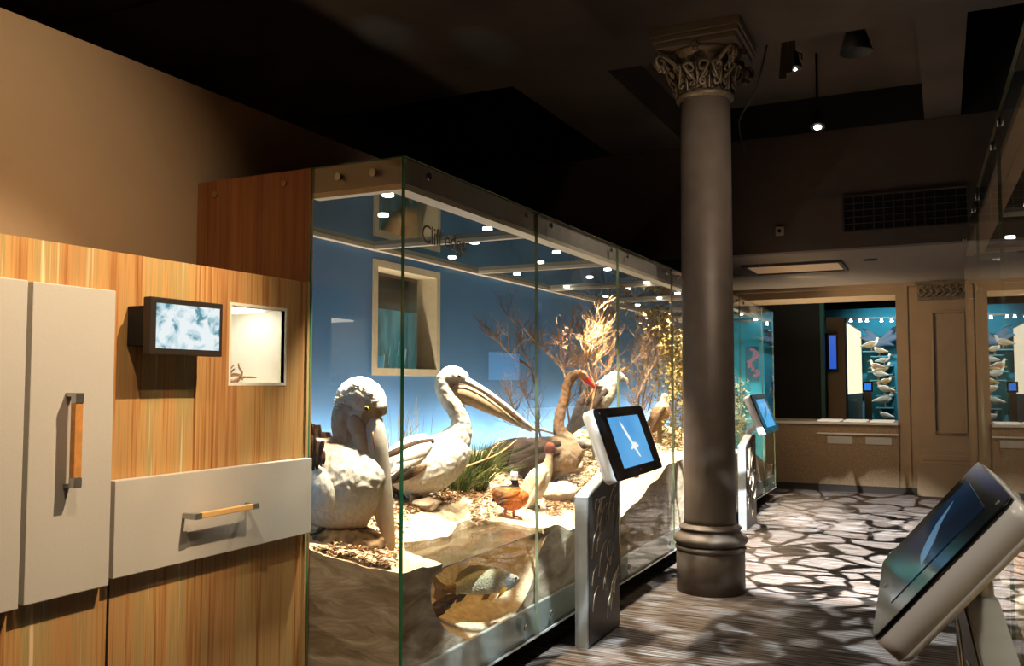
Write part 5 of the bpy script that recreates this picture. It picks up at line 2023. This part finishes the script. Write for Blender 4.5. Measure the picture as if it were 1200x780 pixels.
    if bird:
        bm = bmesh.new()
        po = [(-.10, .155), (-.06, .12), (-.02, .06), (.015, .0), (.02, -.015), (.075, -.02), (.115, -.045), (.10, -.06), (.055, -.055), (.07, -.10), (.085, -.135), (.06, -.13), (.03, -.085), (.0, -.06), (-.04, -.07), (-.05, -.06), (-.01, -.035), (-.02, -.01), (-.06, .05), (-.09, .11)]
        prism(bm, [c + r * (a * 1.0) + u * (b * .82) + n * .0019 for a, b in po], n * .0006)
        obj('bird_picture', bm, SCRW, s_)
    else:
        bm = bmesh.new()
        po = [(-.24, -.05), (-.10, .0), (.05, .03), (.20, .09), (.12, .02), (.02, -.02), (-.10, -.05)]
        prism(bm, [c + r * a + u * b + n * .0019 for a, b in po], n * .0006)
        obj('wing_picture', bm, mat('picture_pale_blue', (0, 0, 0), .2, emit=(.12, .25, .40), es=.6), s_)
    # neck joins the post to the housing
    bm = bmesh.new()
    top = c - n * .080 - u * .05
    xm = (xa + xb) / 2
    tube(bm, [(xm, y0 + .42, .93), (xm, y0 + .42, .985), (top.x * .6 + xm * .4, y0 + .42, (top.z + .985) / 2), (top.x, y0 + .42, top.z)], .036, .032, 14, 4)
    obj('neck', bm, STEEL, t)
    return t


SCRB = screenmat('tablet_blue', (.07, .30, .66), (.12, .42, .78), 1.0)
SCRD = screenmat('tablet_dark_blue', (.004, .008, .016), (.006, .030, .075), .6)
kiosk('pewter tablet stand with engraved waves, left of the bronze column', 'tilted tablet showing a white bird on blue, left of the column',
      5.184, 1.154, -1.72, 1, 1.226, 4.762, -1.837, SCRB, True, .02)
kiosk('farther pewter tablet stand with engraved waves, just right of the column', 'small far tablet with glowing blue screen, right of the column',
      9.75, 1.185, -1.72, 1, 1.19, 9.25, -1.837, SCRB, False, .03)
kiosk('tablet stand at the lower right against the right hand case', 'large tilted dark screened tablet in the right foreground',
      2.597, 1.10, -.032, -1, .866, 2.20, -.04, SCRD, False, .033)

# ================================================================== the right-hand case
XR = .14
RY1 = 6.30
rc = thing('glass_display_case', 'dim glass display case along the right edge of the aisle', 'display case', (.8, 3.5, 0))
RS = [-.45, .9, 2.25, 3.6, 4.95, RY1]
for i in range(len(RS) - 1):
    obj('front_pane', pane(XR, XR + .012, RS[i] + .0025, RS[i + 1] - (.0025 if i < 4 else 0), .15, 2.452, 'x'), [GLASS, GEDGEL], rc)
obj('end_pane', pane(XR + .0125, 1.5, RY1 - .012, RY1, .15, 2.452, 'y'), [GLASS, GEDGEL], rc)
obj('fascia_band', box(XR + .014, XR + .03, -.45, RY1 - .014, CZ0 + .004, 2.45), DARKB, rc)
obj('end_fascia_band', box(XR + .031, 1.5, RY1 - .03, RY1 - .014, CZ0 + .004, 2.45), DARKB, rc)
bm = bmesh.new()
bx(bm, XR + .014, XR + .055, -.45, RY1 - .014, CZ0 - .03, CZ0 + .003)
bx(bm, XR + .062, XR + .11, -.45, RY1 - .014, CZ0 - .016, CZ0 + .003)
bx(bm, XR + .11, 1.5, RY1 - .06, RY1 - .014, CZ0 - .016, CZ0 + .003)
obj('front_light_trim', bm, mat('right_trim_tan', (.55, .40, .26), .5), rc)
bm = bmesh.new()
for y in (.9, 2.25, 3.6, 4.95):
    bx(bm, XR + .11, 1.5, y - .018, y + .018, CZ0 - .016, CZ0 + .003)
obj('ceiling_mullions', bm, TRIM, rc)
obj('ceiling_glass', box(XR + .032, 1.5, -.45, RY1 - .032, CZ0 + .004, CZ0 + .02), SMOKE, rc)
obj('top_board', box(XR + .032, 1.5, -.45, RY1 - .032, CZ0 + .06, 2.448), BLACK, rc)
obj('back_board', box(1.5, 1.53, -.45, RY1, 0, 2.45), mat('right_backdrop', (.20, .15, .10), .9), rc)
obj('bottom_rail', box(XR + .014, XR + .03, -.45, RY1 - .014, .155, .295), RAIL, rc)
obj('plinth', box(XR + .2, 1.5, -.45, RY1 - .1, 0, .15), BLACK, rc)
for y in (.73, 1.07, 2.08, 2.42, 3.43, 3.77, 4.78, 5.12, 6.15):
    bm = bmesh.new(); disc(bm, (XR, y, 2.40), (-1, 0, 0), .0165, .010)
    obj('bolt', bm, BOLT, rc)
for k in range(6):
    for j, x in enumerate((.36, .75)):
        bm = bmesh.new(); disc(bm, (x, .7 + k * 1.02 + .3 * j, CZ0 + .0035), (0, 0, -1), .026, .006)
        obj('downlight', bm, LAMP, rc)
for k in range(5):
    spot('case_downlight', (.5, 1.3 + 1.05 * k, CZ0 - .03), (.6, 1.3 + 1.05 * k, .7), 26, CASEW, 110, .7, .03)
bm = bmesh.new()
nx, ny = 16, 60
g = []
for i in range(nx + 1):
    x = XR + .034 + (1.5 - XR - .036) * i / nx
    row = []
    for j in range(ny + 1):
        y = -.45 + (RY1 - .02 + .45) * j / ny
        z = .62 + .10 * i / nx + .05 * noise.noise(Vector((x * 3, y * 2, 8)))
        row.append((bm.verts.new((x, y, z)), bm.verts.new((x, y, .16))))
    g.append(row)
for i in range(nx):
    for j in range(ny):
        bm.faces.new((g[i][j][0], g[i + 1][j][0], g[i + 1][j + 1][0], g[i][j + 1][0]))
for j in range(ny):
    bm.faces.new((g[0][j][0], g[0][j + 1][0], g[0][j + 1][1], g[0][j][1]))
for i in range(nx):
    bm.faces.new((g[i][ny][0], g[i + 1][ny][0], g[i + 1][ny][1], g[i][ny][1]))
bmesh.ops.recalc_face_normals(bm, faces=bm.faces[:])
rsand = obj('sand_bed', bm, [SAND])
tag(rsand, 'striped sand bed along the bottom of the right hand case', 'sand')


# small ground birds and a nest seen at the right margin
def small_bird(name, label, cat, c, face, s, cols, group=None):
    """simple complete bird: body, wings, bill, eyes, legs"""
    f = Vector((math.cos(face), math.sin(face), 0)); lat = Vector((f.y, -f.x, 0))
    base = Vector(c)
    t = thing(name, label, cat, base, group)
    up = Vector((0, 0, 1))

    def q(a, b): return base + f * a * s + up * b * s
    bm = bmesh.new()
    loft(bm, [(q(-.95, .50), .05 * s, .10 * s), (q(-.6, .55), .16 * s, .18 * s), (q(-.2, .62), .30 * s, .28 * s), (q(.2, .70), .30 * s, .28 * s), (q(.45, .85), .20 * s, .19 * s), (q(.52, 1.05), .14 * s, .13 * s), (q(.60, 1.2), .155 * s, .14 * s), (q(.72, 1.22), .10 * s, .09 * s)], lat, 14, 4)
    me = bpy.data.meshes.new('b'); bm.to_mesh(me); bm.free()
    for p in me.polygons:
        p.use_smooth = True
    paint(me, lambda co: mixc(cols[0], cols[1], sstep(.5, .9, (co - base).z / s)))
    obj('body', me, FUR, t)
    for sd in (1, -1):
        bm = bmesh.new()
        loft(bm, [(q(.35, .80) + lat * sd * .22 * s, .06 * s, .03 * s), (q(0, .72) + lat * sd * .29 * s, .20 * s, .04 * s), (q(-.5, .58) + lat * sd * .20 * s, .12 * s, .03 * s), (q(-1.0, .45) + lat * sd * .08 * s, .03 * s, .02 * s)], lat, 10, 4)
        me = bpy.data.meshes.new('w'); bm.to_mesh(me); bm.free(); paint_const(me, cols[2])
        obj('wing', me, FUR, t)
    bm = bmesh.new()
    loft(bm, [(q(.72, 1.21), .06 * s, .06 * s), (q(.85, 1.19), .04 * s, .04 * s), (q(1.0, 1.14), .012 * s, .012 * s)], lat, 8, 3)
    me = bpy.data.meshes.new('k'); bm.to_mesh(me); bm.free(); paint_const(me, (.5, .25, .08))
    obj('bill', me, BILLM, t)
    bm = bmesh.new()
    for sd in (1, -1):
        ball(bm, q(.68, 1.25) + lat * sd * .11 * s, .025 * s, 8)
    obj('eyes', bm, EYEM, t)
    for sd in (1, -1):
        bm = bmesh.new()
        a = q(.0, .45) + lat * sd * .12 * s
        tube(bm, [a, a + f * .03 * s - up * .25 * s, Vector((a.x, a.y, base.z + .01))], .03 * s, .022 * s, 6, 2)
        for an in (-.5, 0, .5):
            d = Matrix.Rotation(an, 3, 'Z') @ f
            tube(bm, [Vector((a.x, a.y, base.z + .01)), Vector((a.x, a.y, base.z + .006)) + d * .22 * s], .018 * s, .008 * s, 5, 1)
        me = bpy.data.meshes.new('l'); bm.to_mesh(me); bm.free(); paint_const(me, (.5, .25, .1))
        obj('leg', me, SKIN, t)
    return t


def rz(x, y):
    return .62 + .10 * (x - XR - .034) / 1.3 + .05 * noise.noise(Vector((x * 3, y * 2, 8)))


small_bird('gull', 'white gull standing in the right hand case near its far end', 'gull', (.42, 5.3, rz(.42, 5.3)), PI * .9, .22, [(.8, .78, .72), (.85, .82, .76), (.45, .42, .38)])
bm = bmesh.new()
for k in range(5):
    rr = .15 - .008 * k
    tube(bm, [(.36 + rr * math.cos(a * PI / 10), 4.6 + rr * math.sin(a * PI / 10), rz(.36, 4.6) + .03 + .022 * k + .006 * math.sin(a * 2.3 + k)) for a in range(21)], .014, .014, 7, 2)
tag(obj('twig_nest', bm, mat('nest_orange', (.62, .28, .10), .8, noise_amt=.4, nscale=50)), 'round orange twig nest on the sand of the right hand case', 'nest')
for k in range(2):
    bm = bmesh.new(); ball(bm, (.33 + .07 * k, 4.58 + .05 * k, rz(.36, 4.6) + .062), .04, 14, (1, 1.25, .9))
    tag(obj('egg', bm, mat('egg_shell', (.85, .78, .68), .4)), ['pale egg nearest the glass in the orange nest', 'pale egg farther from the glass in the orange nest'][k], 'egg', 'eggs in the nest')

# ================================================================== beyond the far opening
struct('wall_back', box(-9, 4, 20, 20.1, 0, 4), VOID)
fr_ = thing('dark_partition', 'tall black partition panel standing beyond the far counter', 'partition', (-2.9, 15, 0))
a, b = P(905, 430, 'y', 15.0), P(962, 430, 'y', 15.0)
obj('panel', box(a.x - .8, b.x, 15.0, 15.1, 0, 3.0), mat('charcoal_panel', (.010, .011, .011), .8), fr_)
obj('edge', box(b.x, b.x + .06, 14.98, 15.12, 0, 3.0), mat('teal_edge', (.02, .12, .12), .5), fr_)
Y5 = 15.4
a, b = P(968, 372, 'y', Y5), P(989, 372, 'y', Y5)
sp = thing('screen_pillar', 'tan square pillar with a blue screen seen beyond the far counter', 'pillar', ((a.x + b.x) / 2, Y5, 0))
obj('pillar_body', box(a.x, b.x, Y5, Y5 + .4, 0, a.z), mat('pillar_tan', (.24, .17, .10), .7), sp)
c0, c1 = P(969, 393, 'y', Y5 - .1), P(978, 432, 'y', Y5 - .1)
obj('screen_case', box(c0.x - .03, c1.x + .05, Y5 - .1, Y5 - .005, c1.z - .04, c0.z + .04, .01), BEZEL, sp)
obj('blue_screen', box(c0.x + .03, c1.x + .03, Y5 - .102, Y5 - .1, c1.z, c0.z), mat('screen_deep_blue', (0, 0, 0), .2, emit=(.02, .10, .55), es=1.0), sp)
# lit cream showcase running away along y
xa_ = P(989, 400, 'y', 15.45).x
pa, pb = P(989, 376, 'x', xa_), P(1010, 386, 'x', xa_)
zt_, zb_ = P(989, 376, 'y', 15.45).z, P(989, 461, 'y', 15.45).z
xs = P(989, 400, 'y', 15.45).x
ye = P(1010, 400, 'x', xs).y
lc = thing('lit_showcase', 'glowing cream lightbox panel beside the far blue screen', 'lightbox', (xs - .1, 15.6, 0))
obj('lightbox_frame', box(xs - .12, xs - .002, 15.45, min(ye, 18.9), zb_ - .12, zt_ + .03), mat('lightbox_metal', (.2, .2, .2), .4, .5), lc)
obj('lightbox_face', box(xs - .002, xs + .002, 15.47, min(ye, 18.88), zb_ - .02, zt_), mat('lightbox_cream', (0, 0, 0), .4, emit=(1.0, .86, .58), es=1.15), lc)
obj('lower_cabinet', box(xs - .12, xs - .002, 15.45, min(ye, 18.9), 0, zb_ - .121), mat('lower_cabinet_brown', (.16, .11, .07), .4, noise_amt=.2, nscale=5), lc)
# blue wall of birds
TY = 19.0
struct('wall_blue_display', box(-2.4, 1.2, TY, TY + .1, 0, 3.0), mat('cyan_backdrop', (.02, .26, .38), .8, noise_amt=.4, nscale=1.2))
spot('bird_wall_light', (-.9, 17.2, 3.2), (-.9, TY, 1.9), 160, (.75, .95, 1.0), 80, .9, .05)
spot('bird_wall_light', (-.2, 16.6, 3.2), (-.8, TY - .4, 1.2), 90, (1, .92, .8), 60, .9, .05)
ly = 18.2
for k, px in enumerate((997, 1008, 1016, 1033, 1045)):
    p = P(px, 376, 'y', ly)
    bm = bmesh.new(); disc(bm, (p.x, ly, p.z), (0, 0, -1), .03, .012)
    disc(bm, (p.x, ly, p.z + .055), (0, 0, -1), .02, .055)
    tag(obj('ceiling_spot', bm, LAMP), 'tiny bright ceiling spot over the far blue display', 'spotlight', 'ceiling spots over the far blue display')
obj_t = thing('lighting_bar', 'thin dark bar carrying the spots over the far blue display', 'lighting bar', (-.9, ly, P(1020, 372, 'y', ly).z))
p = P(1020, 373.5, 'y', ly)
obj('bar', box(-2.3, .8, ly - .02, ly + .02, p.z, p.z + .03), mat('bar_brown', (.10, .08, .06), .6), obj_t)
BD = [('heron', 1021, 407, 'spread', (.75, .55, .32)), ('duck', 1031, 413, 'stand', (.80, .62, .38)), ('gull', 1036, 424, 'stand', (.85, .80, .70)), ('tern', 1027, 431, 'stand', (.62, .40, .26)), ('plover', 1036, 434, 'stand', (.75, .55, .30)), ('gull', 1030, 441, 'spread', (.88, .84, .74)), ('plover', 1038, 449, 'stand', (.8, .5, .2)), ('tern', 1037, 459, 'spread', (.80, .70, .52)), ('egret', 1037, 473, 'stand', (.86, .84, .72)), ('gull', 1038, 489, 'stand', (.84, .82, .76))]
plc = ['topmost, wings up', 'second from the top', 'third from the top', 'left of the middle pair', 'right of the middle pair', 'with wide pale wings at mid height', 'small orange toned one in the gap', 'broad winged one lower down', 'tall pale one low in the stack', 'lowest, near the counter']
for k, (nm, px, py, pose, cc) in enumerate(BD):
    p = P(px, py + 4, 'y', TY - .45)
    sz = .17 if pose == 'stand' else .20
    if nm == 'egret':
        sz = .24
    small_bird('mounted_bird', 'mounted bird before the far blue wall, ' + plc[k], 'bird', (p.x, TY - .45, p.z), PI * (.9 if k % 2 else .05), sz, [cc, (.85, .80, .70), (cc[0] * .5, cc[1] * .5, cc[2] * .5)], 'mounted birds before the far blue wall')
    bmk = bmesh.new()
    bx(bmk, p.x - .16, p.x + .16, TY - .5, TY - .001, p.z - .02, p.z - .001)
    o_ = obj('glass_shelf', bmk, mat('shelf_blue', (.10, .30, .40), .3) if k == 0 else MATS['shelf_blue'])
    tag(o_, 'small blue ledge holding the mounted bird, ' + plc[k], 'shelf', 'ledges before the far blue wall')
# a bird with raised wings flying at the top
bm = bmesh.new()
c = P(1030, 402, 'y', TY - .4)
for (dx, dz) in ((.55, .42), (.62, .20), (-.30, .30), (-.35, .12)):
    loft(bm, [(c, .05, .04), (c + Vector((dx * .5, 0, dz * .6)), .06, .02), (c + Vector((dx, 0, dz)), .01, .008)], (0, 1, 0), 8, 3)
loft(bm, [(c + Vector((-.22, 0, -.10)), .02, .02), (c + Vector((-.08, 0, -.03)), .07, .06), (c + Vector((.1, 0, 0)), .06, .05), (c + Vector((.28, 0, -.05)), .01, .02)], (0, 1, 0), 10, 3)
me = remesh(bm, .012, lambda co: (.10, .14, .20), 0)
fb = obj('flying_bird', me, FUR)
tag(fb, 'dark blue flying bird with raised wings above the mounted birds', 'bird')
bm = bmesh.new(); tube(bm, [c, (c.x, TY, c.z)], .006, .006, 5, 1)
obj('mount_rod', bm, STEEL, fb)
p0_, p1_ = P(1013, 449, 'y', 17.0), P(1021, 457, 'y', 17.0)
bs = thing('display_monitor', 'little blue label monitor left of the mounted birds', 'monitor', ((p0_.x + p1_.x) / 2, 17.0, 0))
obj('monitor_screen', box(p0_.x, p1_.x, 16.985, 17.0, p1_.z, p0_.z), mat('label_screen_blue', (0, 0, 0), .3, emit=(.02, .2, .75), es=1.0), bs)
obj('monitor_body', box(p0_.x - .03, p1_.x + .03, 17.0, 17.04, p1_.z - .03, p0_.z + .03), BEZEL, bs)
obj('monitor_stand', box((p0_.x + p1_.x) / 2 - .06, (p0_.x + p1_.x) / 2 + .06, 17.0, 17.06, 0, p1_.z - .031), mat('stand_brown', (.05, .035, .025), .6), bs)

# ================================================================== ceiling lights
def track_spot(label, px, py, zt, lit, aim=(0, -.3, -1), s=1.0, Y=None):
    p = P(px, py, 'y', Y)
    t = thing('track_spotlight', label, 'spotlight', (p.x, p.y, CZ), 'track spotlights')
    d = Vector(aim).normalized()
    bm = bmesh.new()
    loft(bm, [(p - d * .10 * s, .03 * s, .03 * s), (p - d * .085 * s, .045 * s, .045 * s), (p, .048 * s, .048 * s), (p + d * .02 * s, .06 * s, .06 * s), (p + d * .08 * s, .064 * s, .064 * s)], Vector((1, 0, 0)), 18, 1)
    obj('lamp_can', bm, DARKB, t)
    if lit:
        bm = bmesh.new(); disc(bm, p + d * .081 * s, d, .032 * s if lit == 2 else .012, .006)
        obj('lamp_lens', bm, LAMP, t)
    bm = bmesh.new()
    tube(bm, [(p.x, p.y, zt), (p.x, p.y, p.z + .09 * s), tuple(p - d * .03)], .012, .010, 8, 1)
    obj('stem', bm, DARKB, t)
    bm = bmesh.new()
    for sd in (-1, 1):
        tube(bm, [(p.x, p.y, p.z + .09 * s), (p.x + .065 * s * sd, p.y, p.z + .06 * s), (p.x + .065 * s * sd, p.y, p.z)], .006, .006, 6, 1)
    obj('yoke', bm, DARKB, t)
    return t


track_spot('lit spotlight hanging low against the black ceiling gap', 958, 140, CZ + .36, 2, (.05, -.35, -1), 1.0, 8.2)
track_spot('pinpoint lit spotlight just right of the column capital', 931, 72, CZ + .36, 1, (.1, -.2, -1), .9, 7.4)
p = P(1003, 50, 'y', 7.2)
bm = bmesh.new()
lathe(bm, [(.05, p.z + .14), (.06, p.z + .13), (.125, p.z - .08), (.12, p.z - .08), (.05, p.z + .10)], p.x, p.y, 28)
cl = thing('cone_downlight', 'unlit black cone pendant lamp under the ceiling beam', 'pendant lamp', (p.x, p.y, CZ))
obj('cone_shade', bm, mat('cone_black', (.010, .009, .009), .6), cl)
bm = bmesh.new(); tube(bm, [(p.x, p.y, p.z + .12), (p.x, p.y, CZ + .36)], .012, .012, 8, 1)
obj('stem', bm, DARKB, cl)
hp_ = thing('hanging_bracket', 'bent brown metal bracket hanging beside the column capital', 'bracket', P(925, 55, 'y', 7.3))
for q in (((921, 45), (917, 92)), ((931, 48), (924, 85))):
    bm = bmesh.new()
    a = P(q[0][0], q[0][1], 'y', 7.3); b = P(q[1][0], q[1][1], 'y', 7.3)
    prism(bm, [(a.x - .02, a.y, CZ + .36), (a.x + .02, a.y, CZ + .36), (b.x + .03, b.y, b.z), (b.x - .03, b.y, b.z)], (0, .02, 0))
    obj('bracket_arm', bm, mat('bracket_brown', (.10, .075, .05), .6), hp_)
bm = bmesh.new()
bx(bm, -1.2, -.3, 7.28, 7.32, CZ + .33, CZ + .359)
tag(obj('lighting_track', bm, DARKB), 'short black lighting track in the coffer right of the column', 'lighting track')
a = P(886, 105, 'y', 7.0); b = P(866, 143, 'y', 8.6)
bm = bmesh.new(); tube(bm, [(a.x + .12, 7.0, CZ + .2), a, b, (b.x - .1, 9.4, b.z - .1)], .008, .008, 6, 3)
tag(obj('ceiling_cable', bm, mat('cable_brown', (.05, .04, .035), .6)), 'thin sagging cable right of the column capital', 'cable')

# a monitor on the right wall, glimpsed as a blue patch in the case glass
rm = thing('wall_monitor', 'blue lit monitor on the right hand wall, mirrored in the case glass', 'monitor', (1.86, 11.6, 1.5))
obj('monitor_body', box(1.85, 1.899, 11.2, 12.3, 1.52, 1.98, .004), BEZEL, rm)
obj('screen', box(1.847, 1.8495, 11.24, 12.26, 1.55, 1.95), mat('monitor_sky_blue', (0, 0, 0), .3, emit=(.10, .45, 1.0), es=2.2), rm)

# the right-hand case and what stands in it sit a touch askew to the aisle
for _o in S.objects:
    if _o.name.startswith('kiosk_stand') and _o.location.x > -.5:
        _o.rotation_euler = (0, 0, .07)
bpy.context.view_layer.update()
_T = Matrix.Translation((.14, 6.3, 0)) @ Matrix.Rotation(.0205, 4, 'Z') @ Matrix.Translation((-.14, -6.3, 0))
for _o in list(S.objects):
    if _o.parent is None and (_o in (rc, rsand) or _o.name.split('.')[0] in ('gull', 'twig_nest', 'egg') or (_o.name.startswith('case_downlight') and _o.location.x > 0) or (_o.name.startswith('kiosk_stand') and _o.location.x > -.5)):
        _o.matrix_world = _T @ _o.matrix_world
bpy.context.view_layer.update()
